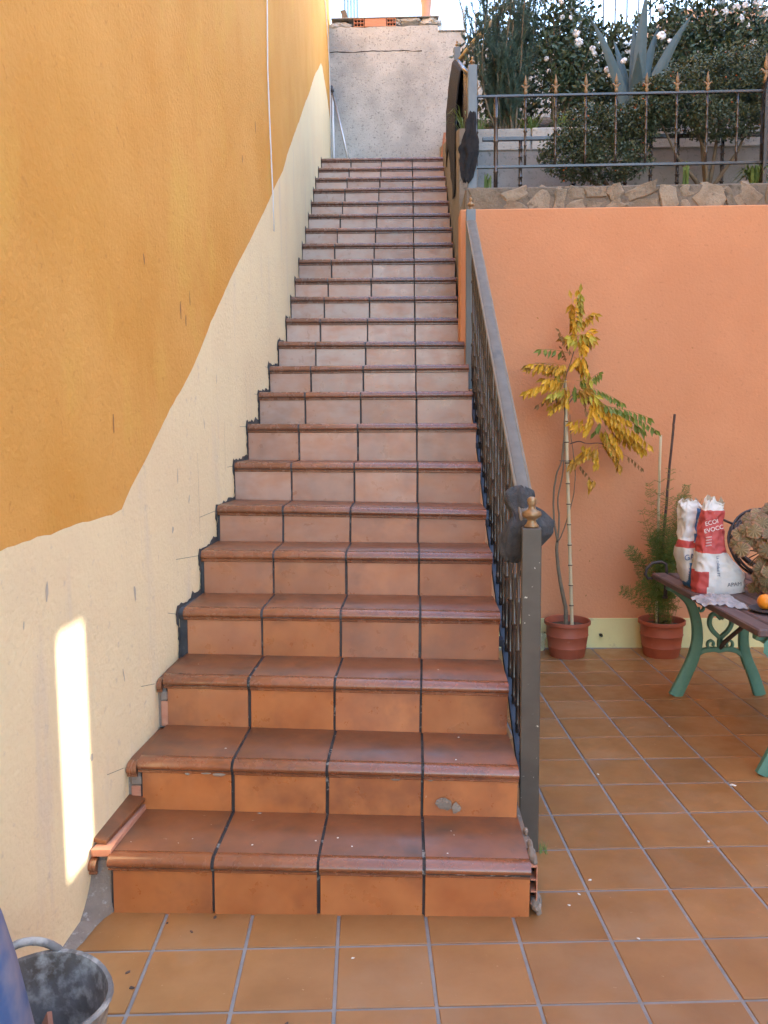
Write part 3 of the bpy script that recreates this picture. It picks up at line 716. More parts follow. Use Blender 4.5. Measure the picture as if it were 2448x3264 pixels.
# ------------------------------------------------------------------ upper flight railing with black cloth
ur = empty('upper_stair_railing', (.392, 3.15, 2.86), 0, 'grey iron railing with two finial posts on the wall beside the upper flight', 'railing')
bm = bmesh.new(); box(bm, -.0275, .0275, -.0275, .0275, 0, .735, .003); pA = obj('post', bm, 'post_grey', ur)
obj('finial', fin_me, None, pA, (0, 0, .735), None, (.62, .62, .55))
bm = bmesh.new(); box(bm, -.0275, .0275, -.0275, .0275, 0, .78, .003); pB = obj('post', bm, 'post_grey', ur, (.026, 2.18, .98))
obj('finial', fin_me, None, pB, (0, 0, .78), None, (.62, .62, .55))
bm = bmesh.new(); tube(bm, [(0, 0, .66), (.026, 2.18, 1.66)], .016, 8); obj('handrail', bm, 'iron_dark', ur)
bm = bmesh.new(); tube(bm, [(0, 0, .12), (.026, 2.18, 1.12)], .010, 8); obj('bottom_rail', bm, 'iron_dark', ur)
for i in range(1, 14):
    f_ = i / 14; bm = bmesh.new(); tube(bm, [(.026 * f_, 2.18 * f_, lerp(.12, 1.12, f_)), (.026 * f_, 2.18 * f_, lerp(.66, 1.66, f_))], .008, 6); obj('baluster', bm, 'iron_dark', ur)
bm = bmesh.new(); tube(bm, [(.03, 2.18, 1.64), (.20, 2.0, 1.78), (.45, 1.75, 1.93)], .020, 8); obj('side_rail', bm, 'bamboo', ur)
drape('black_cloth', [(-.056, -.95), (-.054, -.60), (-.050, -.30), (-.034, -.10), (-.018, .0), (0, .022), (.018, 0), (.03, -.10), (.03, -.25)], 4.15, 5.75, 26, lambda y: 3.50 + (min(y, 5.35) - 3.15) * .458, 'rag_black',
      'black cloth hung over the rail between the two grey posts', xo=.398, amp=.007, seed=9, cat='cloth')
bundle('black_cloth', 3.105, [(2.90, .350, .012, .012, 0), (2.93, .356, .032, .014, 0), (3.0, .364, .048, .018, 0), (3.05, .376, .044, .020, 0), (3.10, .370, .056, .020, 0), (3.17, .384, .040, .020, 0), (3.24, .384, .032, .016, 0), (3.31, .394, .014, .012, 0)], 'rag_black',
      'ragged black cloth tied round the foot of the front grey post', 12, cat='cloth', fold=.30)
# ------------------------------------------------------------------ garden fence with spear heads
gf = empty('garden_fence', (.41, 3.15, 2.84), 0, 'black iron garden fence with gold spear heads above the stone course', 'fence')
for (z, h) in ((.575, .007), (.155, .008)):
    bm = bmesh.new(); box(bm, -.005, 2.6, -.009, .009, z - h, z + h, .002); obj('rail', bm, 'iron_dark', gf)
bprof = [(.0075, 0), (.0075, .06), (.011, .065), (.0075, .07), (.0075, .12), (.011, .125), (.0075, .13), (.0075, .20), (.012, .206), (.012, .212), (.0075, .218), (.0075, .28), (.011, .285), (.0075, .29), (.0075, .345), (.011, .35), (.0075, .355), (.0075, .42)]
b = bmesh.new(); lathe(b, bprof, 8); fb_me = bpy.data.meshes.new('baluster'); b.to_mesh(fb_me); b.free(); fb_me.materials.append(MT['iron_dark'])
b = bmesh.new()   # spear head with two curled leaves
lathe(b, [(.010, 0), (.011, .02), (.007, .03), (.009, .038), (.006, .05)], 8)
t = bmesh.new(); lathe(t, [(.004, .045), (.012, .066), (.010, .078), (.004, .105), (.001, .118)], 4); merge(b, t, Matrix.Diagonal((1.0, .6, 1, 1)))
for s_ in (-1, 1):
    t = bmesh.new(); tube(t, [(0, 0, .03), (.012 * s_, 0, .048), (.022 * s_, 0, .056), (.028 * s_, 0, .050)], [.005, .0055, .004, .002], 6); merge(b, t)
sp_me = bpy.data.meshes.new('spear_head'); b.to_mesh(sp_me); b.free(); sp_me.materials.append(MT['gold_paint'])
xs_ = [.009] + [.309 + i * .1845 for i in range(12)]
for i, x in enumerate(xs_):
    if x > 1.64 and x < 1.75: sp_ = True
    bl = obj('baluster', fb_me, None, gf, (x, 0, .155), None, (1, 1, 1))
    if not (7 < i < 10 and i == 8 and False) and i not in (8,): obj('spear_head', sp_me, None, bl, (0, 0, .425))
bm = bmesh.new(); lathe(bm, [(.013, .02), (.013, .12), (.017, .125), (.013, .13), (.013, .3), (.018, .306), (.013, .312), (.013, .44), (.018, .446), (.013, .452), (.013, .57)], 10)
obj('leg', bm, 'iron_dark', gf, (.128, .0, 0))
bm = bmesh.new(); box(bm, -.012, .012, -.03, .03, 0, .60, .002); pr = obj('post', bm, 'iron_dark', gf, (1.765, 0, .02)); obj('spear_head', sp_me, None, pr, (0, 0, .60), None, (1.3, 1.3, 1.5))
drape('black_cloth', [(-.02, -.50), (-.03, -.3), (-.02, -.1), (0, .02), (.10, -.02), (.30, 0), (.5, .02), (.7, 0)], 3.10, 3.125, 4, lambda y: 3.46, 'rag_black', 'black cloth hung on the far right end of the garden fence', xo=2.17, amp=.012, seed=21, cat='cloth')
br = empty('inner_railing', (.5, 3.7, 2.98), 0, 'low black inner railing in front of the planter wall', 'railing')
bm = bmesh.new(); box(bm, 0, 2.4, -.012, .012, .345, .370, .003); obj('rail', bm, 'iron_dark', br)
for x in (.26, .62, .97, 1.14, 1.32, 1.62, 1.95):
    obj('leg', fb_me, None, br, (x, 0, 0), None, (1.6, 1.6, .83))

# ------------------------------------------------------------------ flower pots
def pot_bm(rim, h, base):
    bm = bmesh.new()
    lathe(bm, [(base * .97, 0), (base, .006), (lerp(base, rim, .28), h * .26), (lerp(base, rim, .30) + .002, h * .28), (lerp(base, rim, .30), h * .30), (lerp(base, rim, .55), h * .58), (lerp(base, rim, .57) + .003, h * .60), (lerp(base, rim, .57), h * .62),
               (rim * .90, h * .86), (rim * .905, h * .88), (rim * .97, h * .885), (rim, h * .90), (rim, h * .99), (rim * .985, h), (rim * .95, h * .995), (rim * .92, h * .95), (rim * .88, h * .80)], 32, 0, (True, False))
    return bm
def pot(name, loc, rim, h, base, label):
    e = empty(name, loc, 0, label, 'potted plant')
    obj('flower_pot', pot_bm(rim, h, base), 'pot_clay', e, smooth=40)
    bm = bmesh.new(); lathe(bm, [(rim * .90, h * .82), (rim * .5, h * .845), (.005, h * .85)], 20, 0, (False, True)); obj('soil', bm, 'soil', e)
    return e
def q3(x, y): return Vector((.811 + .001026 * (x - 255), 2.74, .211 + .001008 * (2000 - y)))

# tall plant with yellow compound leaves
PX = Vector((.950, 2.775, 0))
yp = pot('yellow_potted_plant', PX, .139, .222, .105, 'tall drooping potted plant with yellowing leaves tied to a bamboo cane')
def lp(pts, dy=0): return [q3(*p) + Vector((0, dy, 0)) - PX for p in pts]
def stem(name, pts, r0, r1, m, par, dy=0.0, n=7):
    P = lp(pts, dy); Q = []
    for i in range(len(P) - 1):
        for k in range(4):
            a = P[max(i - 1, 0)]; b_ = P[i]; c = P[i + 1]; d = P[min(i + 2, len(P) - 1)]; t = k / 4
            Q.append(.5 * ((2 * b_) + (c - a) * t + (2 * a - 5 * b_ + 4 * c - d) * t * t + (3 * b_ - a - 3 * c + d) * t ** 3))
    Q.append(P[-1])
    Q = [q + Vector((.003 * fbm(q, 20), .006 * fbm(q + Vector((3, 1, 2)), 8), 0)) for q in Q]
    bm = bmesh.new(); tube(bm, Q, [lerp(r0, r1, i / (len(Q) - 1)) for i in range(len(Q))], n); return obj(name, bm, m, par)
bm = bmesh.new()
a, b_ = q3(412, 2020) - PX, q3(350, 560) - PX
for i in range(12):
    f0, f1 = i / 12, (i + 1) / 12
    tube(bm, [a.lerp(b_, f0), a.lerp(b_, f0 + .006), a.lerp(b_, f0 + .012), a.lerp(b_, f1 - .004), a.lerp(b_, f1)], [.0115, .0135, .0105, .0105, .0115], 10)
cane = obj('bamboo_cane', bm, 'bamboo', yp)
for i in range(1, 12):
    bm = bmesh.new(); c = a.lerp(b_, i / 12 + .003); tube(bm, [c - Vector((0, 0, .003)), c + Vector((0, 0, .003))], .0137, 10); obj('node_ring', bm, 'stick_dark', cane)
stem('stem', [(375, 2030), (370, 1900), (345, 1780), (325, 1650), (316, 1560), (318, 1500)], .0135, .009, 'bark_brown', yp)
stem('stem', [(318, 1510), (298, 1380), (292, 1250), (305, 1120), (335, 1030), (345, 930), (350, 760), (352, 560), (395, 400), (412, 250), (405, 110)], .0068, .002, 'bark_brown', yp, -.01)
stem('stem', [(320, 1510), (330, 1380), (322, 1250), (345, 1120), (355, 1000), (352, 860), (362, 700), (400, 640)], .006, .002, 'bark_brown', yp, .012)
stem('stem', [(318, 1520), (350, 1460), (400, 1300), (422, 1150), (415, 1030), (395, 900), (385, 760)], .004, .002, 'bark_brown', yp, .02)
stem('branch', [(380, 930), (430, 915), (480, 930), (560, 930), (680, 990)], .004, .0015, 'stick_dark', yp, -.03)
stem('branch', [(365, 700), (430, 640), (520, 690), (650, 760), (780, 800)], .0045, .0015, 'bark_brown', yp, -.02)
stem('branch', [(355, 560), (320, 500), (250, 470), (180, 460)], .003, .001, 'bark_brown', yp, -.02)
stem('branch', [(352, 620), (280, 600), (200, 590)], .003, .001, 'bark_brown', yp, -.03)
bm = bmesh.new(); c = q3(360, 1030) - PX
tube(bm, [c + Vector((.034 * math.cos(t_ * .524), .022 * math.sin(t_ * .524), 0)) for t_ in range(13)], .0022, 5, 0, False); obj('wire_tie', bm, 'dark_plate', yp)

def leaflet(V, F, base, d, n, L, w, curl):
    """six-vertex folded leaflet"""
    s_ = d.cross(n).normalized(); i = len(V)
    m1, m2 = base + d * L * .45 - n * curl * L * .10, base + d * L - n * curl * L * .35
    V += [base, m1 + s_ * w, m1 - n * w * .5, m1 - s_ * w, m2]
    F += [(i, i + 1, i + 2), (i, i + 2, i + 3), (i + 1, i + 4, i + 2), (i + 2, i + 4, i + 3)]
def frond(p0, p1, m, par, ll=.045, sag=.04, pairs=None, name='compound_leaf', droop=1.15):
    """pinnate leaf from p0 to p1 with hanging leaflets"""
    V = []; F = []
    ax = p1 - p0; L = ax.length
    mid = (p0 + p1) / 2 + Vector((U(-.01, .01), U(-.03, .01), sag * L / .25))
    def B(t): return p0 * (1 - t) ** 2 + mid * 2 * t * (1 - t) + p1 * t * t
    n = pairs or max(4, int(L / .026))
    for i in range(n):
        t0, t1 = i / n, (i + 1) / n; a, b_ = B(t0), B(t1); s_ = Vector((0, 0, 1)).cross(b_ - a); s_ = s_.normalized() * .0011 if s_.length > 1e-6 else Vector((.0011, 0, 0)); k = len(V)
        V += [a - s_, a + s_, b_ + s_, b_ - s_]; F.append((k, k + 1, k + 2, k + 3)); u_ = Vector((0, 0, .0011)); k = len(V); V += [a - u_, a + u_, b_ + u_, b_ - u_]; F.append((k, k + 1, k + 2, k + 3))
        if i == 0 and n > 5: continue
        tan = (b_ - a).normalized()
        for sd in (-1, 1):
            if random.random() < .16: continue
            side = Vector((-tan.z * sd * .4, U(-.8, .8), tan.x * sd * .4)) + Vector((0, sd * .35, 0))
            d = (tan * U(.25, .6) + side * .55 + Vector((0, 0, -droop * U(.6, 1.3)))).normalized()
            nn = Vector((U(-.5, .5), -1, U(-.2, .6))).normalized(); nn = (nn - d * nn.dot(d)).normalized()
            leaflet(V, F, b_, d, nn, ll * U(.75, 1.15), ll * U(.17, .25), U(.1, .9))
    d = (p1 - mid).normalized() + Vector((0, 0, -.4)); leaflet(V, F, p1, d.normalized(), Vector((0, -1, 0)), ll, ll * .2, .4)
    return obj(name, pyd(name, V, F), m, par)
Y_, G_, B_ = 'leaf_yellow', 'leaf_green', 'leaf_brown'
FR = [((405, 330), (388, 92), Y_), ((412, 300), (490, 330), Y_), ((412, 260), (482, 190), Y_), ((410, 200), (425, 115), Y_), ((385, 420), (310, 290), B_), ((385, 410), (215, 382), G_), ((370, 500), (165, 470), Y_), ((360, 580), (150, 610), Y_),
      ((352, 610), (255, 640), Y_), ((355, 650), (195, 700), B_), ((365, 650), (290, 720), Y_), ((430, 390), (470, 560), Y_), ((440, 420), (445, 500), Y_), ((405, 330), (350, 310), Y_), ((410, 330), (420, 380), Y_), ((470, 590), (685, 690), G_),
      ((480, 560), (512, 528), G_), ((450, 620), (620, 780), Y_), ((520, 690), (835, 850), G_), ((540, 710), (800, 780), G_), ((470, 660), (610, 800), Y_), ((550, 760), (790, 930), Y_), ((540, 830), (670, 1050), Y_), ((560, 870), (600, 960), Y_),
      ((510, 810), (415, 820), Y_), ((545, 930), (405, 1020), Y_), ((530, 935), (540, 1040), Y_), ((680, 990), (810, 1075), B_), ((395, 590), (390, 640), G_), ((430, 1040), (520, 1150), B_), ((470, 940), (450, 1000), Y_), ((330, 500), (300, 560), Y_),
      ((400, 640), (480, 640), Y_), ((420, 560), (500, 600), G_), ((560, 740), (690, 800), Y_), ((600, 840), (720, 900), Y_), ((580, 850), (640, 960), Y_), ((350, 480), (290, 500), Y_), ((360, 450), (340, 380), B_), ((410, 430), (380, 470), Y_),
      ((480, 700), (520, 760), Y_), ((440, 660), (460, 740), B_), ((640, 860), (770, 930), Y_), ((600, 880), (660, 1000), Y_), ((420, 350), (470, 300), Y_), ((400, 450), (440, 480), Y_), ((350, 600), (330, 660), Y_), ((500, 1130), (512, 1170), Y_),
      ((310, 560), (230, 560), Y_), ((300, 620), (310, 700), B_), ((505, 720), (480, 820), Y_), ((560, 800), (520, 860), G_), ((700, 800), (800, 850), G_)]
FR += [((a[0] + U(-22, 22), a[1] + U(-22, 22)), (b_[0] + U(-30, 26), b_[1] + U(-26, 26)), m) for (a, b_, m) in FR if m == Y_ for _ in range(random.choice((1, 2, 2)))]
for (a, b_, m) in FR:
    dy = U(-.16, .06)
    p0, p1 = q3(*a) + Vector((0, dy * .5, 0)) - PX, q3(*b_) + Vector((0, dy, 0)) - PX
    if m == Y_: m = random.choice((Y_, Y_, Y_, Y_, Y_, 'leaf_ochre', 'leaf_ochre', 'leaf_lime'))
    frond(p0, p1, m, yp, U(.046, .068) if m != B_ else U(.030, .042), U(.0, .05))

# asparagus fern with two stakes
FX2 = Vector((1.522, 2.785, 0))
fp = pot('fern_potted_plant', FX2, .139, .222, .105, 'feathery green fern in a clay pot with two tall stakes behind the table')
def f3(x, y): return q3(x, y) + Vector((0, .03, 0)) - FX2
def straight(pts, r, name, m):
    bm = bmesh.new(); P = [f3(*p) for p in pts]; Q = []
    for i in range(len(P) - 1):
        for k in range(5): Q.append(P[i].lerp(P[i + 1], k / 5) + Vector((.0025 * fbm((i * 3 + k, 1, r * 99), .7), 0, 0)))
    Q.append(P[-1]); tube(bm, Q, r, 8); return obj(name, bm, m, fp)
straight([(912, 2010), (908, 1400), (910, 885)], .0085, 'bamboo_cane', 'bamboo')
straight([(918, 2005), (925, 1700), (945, 1420), (960, 1150), (980, 860), (987, 762)], .0075, 'stick', 'stick_dark')
def fern_frond(p0, p1, m, sag, dens=1.0, w=.055):
    V = []; F = []
    mid = (p0 + p1) / 2 + Vector((0, U(-.03, .02), sag)); L = (p1 - p0).length
    def B(t): return p0 * (1 - t) ** 2 + mid * 2 * t * (1 - t) + p1 * t * t
    n = int(24 + L * 60)
    def strip(a, b_, r):
        s_ = Vector((0, 0, 1)).cross(b_ - a); s_ = s_.normalized() * r if s_.length > 1e-5 else Vector((r, 0, 0)); k = len(V); V.extend([a - s_, a + s_, b_ + s_ * .6, b_ - s_ * .6]); F.append((k, k + 1, k + 2, k + 3))
        s_ = (b_ - a).cross(s_).normalized() * r; k = len(V); V.extend([a - s_, a + s_, b_ + s_ * .6, b_ - s_ * .6]); F.append((k, k + 1, k + 2, k + 3))
    for i in range(n): strip(B(i / n), B((i + 1) / n), .0011)
    for i in range(n):
        t = i / n
        if t < .28 and random.random() < .8: continue
        if random.random() > dens: continue
        a = B(t); tan = (B(min(1, t + .03)) - a).normalized()
        ln = w * (1 - .75 * ((t - .55) / .55) ** 2) * U(.6, 1.1)
        for sd in (-1, 1):
            d = (tan * .55 + tan.cross(Vector((U(-.4, .4), -1, U(-.3, .3)))).normalized() * sd + Vector((0, U(-.3, .3), U(-.15, .1)))).normalized()
            e = a + d * ln; strip(a, e, .0008)
            for k in range(7):
                c = a.lerp(e, (k + .7) / 7.2); dd = (d * .6 + Vector((U(-1, 1), U(-1, 1), U(-1, 1)))).normalized(); s_ = dd.orthogonal().normalized() * .0022; q = len(V)
                V.extend([c - s_, c + s_, c + dd * U(.010, .018)]); F.append((q, q + 1, q + 2))
    return obj('frond', pyd('frond', V, F), m, fp)
base = Vector((0, 0, .19))
for (x, y, m, sag, dn) in ((690, 1800, 'fern_green', .10, .8), (735, 1555, 'fern_green', .16, .8), (800, 1320, 'fern_dry', .05, .25), (835, 1160, 'fern_dry', .03, .5), (905, 1090, 'fern_dry', .0, .3), (945, 1075, 'fern_dry', .0, .5),
                           (1060, 1175, 'fern_green', .10, 1), (1045, 1230, 'fern_dry', .08, 1), (1055, 1290, 'fern_green', .06, 1), (985, 1450, 'fern_green', .1, 1), (865, 1450, 'fern_green', .1, 1), (830, 1380, 'fern_dry', .05, .4), (1145, 1255, 'fern_dry', .12, .3),
                           (790, 1780, 'fern_green', .1, .8), (845, 1890, 'fern_green', .08, .7), (1000, 1700, 'fern_green', .1, .8), (960, 1560, 'fern_green', .05, .8), (880, 1560, 'fern_green', .05, .8), (1010, 1830, 'fern_green', .12, .7), (820, 1720, 'fern_green', .12, .9),
                           (940, 1640, 'fern_green', .1, .8), (860, 1640, 'fern_green', .1, .7), (905, 1330, 'fern_green', .0, .8), (1000, 1580, 'fern_dry', .1, .6), (1020, 1920, 'fern_dry', .16, .5), (870, 1800, 'fern_green', .1, 1), (960, 1800, 'fern_green', .1, 1), (920, 1450, 'fern_green', 0, .9)):
    p0 = base + Vector((U(-.05, .05), U(-.04, .04), 0))
    fern_frond(p0, f3(x, y) + Vector((0, U(-.10, .03), 0)), m, sag, dn)
    if dn > .6 and y < 1600: fern_frond(p0, f3(x + U(-40, 40), y + U(-30, 60)) + Vector((0, U(-.12, .03), 0)), m, sag, dn)
bm = bmesh.new()
for i in range(26):
    p0 = base + Vector((U(-.06, .06), U(-.05, .05), 0)); tube(bm, [p0, p0 + Vector((U(-.05, .05), U(-.04, .03), U(.1, .2))), p0 + Vector((U(-.10, .10), U(-.05, .03), U(.2, .4)))], .0012, 4)
obj('stem', bm, 'fern_dry', fp)

# small things by the salmon wall
bm = bmesh.new(); tube(bm, [(0, 0, 0), (0, -.022, 0)], .011, 10, 0, False); tube(bm, [(0, -.001, 0), (0, -.003, 0)], .0085, 10, 1)
tag(obj('drain_spout', bm, ['dark_plate', 'dark_hole'], None, (1.195, YW - .004, .080)), 'short dark drain spout sticking out of the cream skirting', 'pipe')
bm = bmesh.new(); lathe(bm, [(.030, 0), (.034, .02), (.031, .05), (.035, .09), (.032, .11)], 16, 0, (True, False))
for v in bm.verts: v.co += Vector((.006 * fbm(v.co, 40), .006 * fbm(v.co + Vector((2, 2, 2)), 40), 0))
tag(obj('plastic_cup', bm, 'clear_plastic', None, (.805, 2.90, .001), (0, R(4), 0)), 'crumpled clear plastic cup beside the yellow plant pot', 'cup')

# ------------------------------------------------------------------ garden table with iron legs
RZ = R(2.5)
gt = empty('garden_table', (1.42, 1.0, 0), RZ, 'dark slatted garden table with green cast iron heart legs', 'table')
def ribbon(bm, pts, w, dpt):
    """flat cast bar in the xz plane"""
    P = [Vector((a, 0, b_)) for a, b_ in pts]; Q = []
    for i in range(len(P) - 1):
        for k in range(4):
            A, B_2, Cc, D = P[max(i - 1, 0)], P[i], P[i + 1], P[min(i + 2, len(P) - 1)]; t = k / 4
            Q.append(.5 * (2 * B_2 + (Cc - A) * t + (2 * A - 5 * B_2 + 4 * Cc - D) * t * t + (3 * B_2 - A - 3 * Cc + D) * t ** 3))
    Q.append(P[-1]); R_ = []
    for i, p in enumerate(Q):
        d = (Q[min(i + 1, len(Q) - 1)] - Q[max(i - 1, 0)]).normalized(); s_ = Vector((-d.z, 0, d.x)); ww = (w[0] + (w[1] - w[0]) * i / (len(Q) - 1)) if isinstance(w, tuple) else w
        R_.append([bm.verts.new(p + s_ * (ww * c) + Vector((0, dpt * e, 0))) for c, e in ((.5, -.3), (.35, -.5), (-.35, -.5), (-.5, -.3), (-.5, .3), (-.35, .5), (.35, .5), (.5, .3))])
    fs = []
    for i in range(len(R_) - 1):
        for k in range(8): fs.append(bm.faces.new((R_[i][k], R_[i][(k + 1) % 8], R_[i + 1][(k + 1) % 8], R_[i + 1][k])))
    fs += [bm.faces.new(R_[0][::-1]), bm.faces.new(R_[-1])]
    bmesh.ops.recalc_face_normals(bm, faces=fs)
for ly in (0.0, 1.0):
    e = gt
    def put(name, pts_list, w, dpt):
        bm = bmesh.new()
        for p in pts_list: ribbon(bm, p, w, dpt)
        return obj(name, bm, 'bench_iron', gt, (0, ly, 0), smooth=50)
    put('leg', [[(-.012, 0), (.03, .09), (.072, .19), (.092, .27), (.094, .34), (.08, .42), (.045, .50), (-.02, .555), (-.06, .575)]], (.068, .036), .034)
    put('leg', [[(.430, 0), (.395, .10), (.352, .20), (.335, .28), (.336, .36), (.345, .46), (.36, .56)]], (.060, .040), .034)
    put('cross_bar', [[(.08, .20), (.12, .235), (.18, .245), (.21, .240), (.25, .245), (.30, .235), (.345, .20)]], .026, .024)
    put('curl', [[(.165, .245), (.150, .262), (.152, .283), (.168, .290), (.180, .278), (.176, .262)]], .013, .020)
    put('curl', [[(.262, .245), (.278, .262), (.276, .283), (.260, .290), (.248, .278), (.252, .262)]], .013, .020)
    put('curl', [[(.075, .50), (.105, .50), (.125, .475), (.118, .450), (.100, .448), (.097, .465)]], .014, .020)
    hp = [(.213, .245), (.213, .300), (.175, .340), (.156, .380), (.163, .420), (.188, .430), (.213, .405)]
    put('heart', [hp, [(.426 - a, b_) for a, b_ in hp], [(.213, .405), (.190, .455), (.170, .50), (.16, .56)], [(.213, .405), (.236, .455), (.256, .50), (.266, .56)]], .022, .022)
    bm = bmesh.new(); box(bm, -.07, .50, -.02, .02, .556, .580, .004); obj('top_bar', bm, 'bench_iron', gt, (0, ly, 0))
bm = bmesh.new(); tube(bm, [(.213, 1.0, .245), (.225, .97, .29), (.26, .75, .46), (.29, .5, .56)], .011, 8); obj('brace', bm, 'stick_dark', gt)
bm = bmesh.new(); lathe(bm, [(.005, 0), (.03, .006), (.045, .018), (.05, .03)], 18, 0, (True, True))
for v in bm.verts: v.co = Vector((v.co.x, -v.co.z * .6, v.co.y * 1.0)) * (1 + .06 * math.cos(9 * math.atan2(v.co.y, v.co.x)))
obj('shell_ornament', bm, 'bench_iron', gt, (-.005, -.03, .535))
for i in range(7):
    bm = bmesh.new(); box(bm, 0, .074, -.07, 1.19, .580, .612, .006)
    for v in bm.verts: v.co.z += .002 * fbm((v.co.x * 5 + i, v.co.y * 3, 0))
    obj('slat', bm, 'bench_wood', gt, (-.085 + i * .085, U(-.004, .004), U(-.0015, .0015)))

def onseat(x, y): return Vector((x, y, .613))
# cane hung over the far corner of the table
c4 = lambda x, y: Vector((1.293 + (x - 480) * .00078, 2.18, .676 - (y - 680) * .00074))
bm = bmesh.new(); tube(bm, [c4(562, 945), c4(562, 860), c4(566, 760), c4(560, 700), c4(530, 684), c4(470, 692), c4(432, 730), c4(424, 775), c4(440, 805), c4(475, 803)], [.010, .009, .008, .008, .008, .008, .008, .008, .008, .007], 8)
tube(bm, [c4(562, 950), c4(560, 935)], .014, 8)
tag(obj('walking_cane', bm, 'hose'), 'grey hooked cane hanging at the far corner of the garden table', 'cane')

# sacks
def sack(name, loc, rz, rings, colorf, label, seed, n=72, inner='sack_paper'):
    """rings: (z, half width, half depth, dx, dy); open crumpled top"""
    V = []; F = []; FM = []
    Rr = []
    for (a, b_) in zip(rings, rings[1:]):
        for k in range(7): Rr.append(tuple(lerp(p, q, k / 7) for p, q in zip(a, b_)))
    Rr.append(rings[-1]); nr = len(Rr)
    for i, (z, hw_, hd, dx, dy) in enumerate(Rr):
        for k in range(n):
            t = 2 * math.pi * k / n; c, s_ = math.cos(t), math.sin(t)
            c = math.copysign(abs(c) ** .62, c); s_ = math.copysign(abs(s_) ** .62, s_)
            q = Vector((c * hw_ * 14 + seed, s_ * hd * 14, z * 14))
            top = i / (nr - 1)
            cr = (.009 + .016 * top) * abs(fbm(q, .8)) + .003 * fbm(q, 2.4)
            zz = z + max(0, top - .8) * 5 * (.030 * fbm((math.cos(t) * .9 + seed, math.sin(t) * .9, 4), 1.0) + .010 * fbm((math.cos(t) * 2.6 + seed, math.sin(t) * 2.6, 8), 1.0)) + .005 * fbm(q + Vector((5, 5, 5)), 1.5)
            V.append(Vector((dx + c * (hw_ - cr), dy + s_ * (hd - cr), zz)))
    for i in range(nr - 1):
        for k in range(n):
            a = i * n + k; b2 = i * n + (k + 1) % n; F.append((a, b2, b2 + n, a + n)); tm = 2 * math.pi * (k + .5) / n; cc_ = math.cos(tm); cc_ = math.copysign(abs(cc_) ** .62, cc_); FM.append(colorf(Rr[i][3] + cc_ * Rr[i][1], math.sin(tm), Rr[i][0] + .002))
    F.append(tuple(range(n))[::-1]); FM.append(0)
    j = len(V)                                    # torn inner layer folding down into the mouth
    last = (nr - 1) * n
    for k in range(n): p = V[last + k]; V.append(Vector((p.x * .82 + Rr[-1][3] * .18, p.y * .7 + Rr[-1][4] * .3, p.z - .05)))
    for k in range(n): F.append((last + k, last + (k + 1) % n, j + (k + 1) % n, j + k)); FM.append(3)
    F.append(tuple(range(j, j + n))); FM.append(3)
    e = empty(name, loc, rz, label, 'sack')
    me = pyd('sack_body', V, F, 50)
    o = obj('sack_body', me, ['sack_white', 'sack_red', 'sack_blue', inner], e)
    for p, m in zip(me.polygons, FM): p.material_index = m
    return e
def wob(x, z, s_): return .008 * fbm((x * 20, z * 20, s_), 1)
def colA(x, y, z):
    if .200 < z < .236 and x < .0: return 1
    if .14 < z < .385 and .0 + (z - .21) * .06 < x < .034 + (z - .21) * .06: return 2
    if z < .125 and x > -.026: return 2
    return 0
sA = sack('feed_sack', (1.352, 1.80, .613), R(8), [(0, .030, .05, .018, 0), (.05, .046, .06, .006, 0), (.14, .055, .07, -.010, 0), (.20, .060, .07, -.012, 0), (.24, .056, .06, -.004, 0), (.30, .048, .05, -.006, 0), (.36, .058, .05, -.004, 0), (.40, .056, .045, -.004, 0), (.425, .045, .035, -.006, 0)], colA,
          'slim crumpled white and blue paper sack at the left end of the table', 3)
def colB(x, y, z):
    if .188 < z < .385: return 1
    if z < .105 and x < -.078: return 1
    return 0
sB = sack('feed_sack', (1.452, 1.68, .613), R(4), [(0, .122, .062, 0, 0), (.03, .126, .068, 0, 0), (.09, .120, .07, -.004, 0), (.14, .092, .068, -.024, 0), (.19, .068, .06, -.044, 0), (.24, .062, .05, -.046, 0), (.30, .062, .045, -.044, 0), (.36, .056, .04, -.040, 0), (.41, .050, .032, -.034, 0), (.435, .040, .026, -.026, 0)], colB,
          'bulging white sack with a red band and lettering in the middle of the table', 11)
def lettering(par, txt, loc, size, m, rot=0):
    cu = bpy.data.curves.new('lettering', 'FONT'); cu.body = txt; cu.size = size; cu.extrude = .0004
    t = bpy.data.objects.new('lettering_tmp', cu); C.objects.link(t)
    dg = bpy.context.evaluated_depsgraph_get(); me = bpy.data.meshes.new_from_object(t.evaluated_get(dg)); bpy.data.objects.remove(t)
    me.materials.clear()
    return obj('lettering', me, m, par, loc, (R(90), R(-rot), 0))
lettering(sB, 'APAM', (.012, -.0715, .035), .026, 'print_grey', 4)
lettering(sB, 'ECOI', (-.092, -.0515, .318), .028, 'print_white', 14)
lettering(sB, 'EVOCC', (-.096, -.0525, .284), .028, 'print_white', 14)
for i in range(4): lettering(sB, 'ıııııııııı', (-.090, -.056, .262 - i * .013), .013, 'print_white', 8)
lettering(sB, 'La calidad FT', (-.044, -.0715, .182), .019, 'print_navy', -86)
lettering(sA, 'GAN', (-.058, -.0755, .140), .038, 'print_navy', 12)
lettering(sA, 'EXTRA', (.008, -.066, .088), .020, 'print_white', -65)

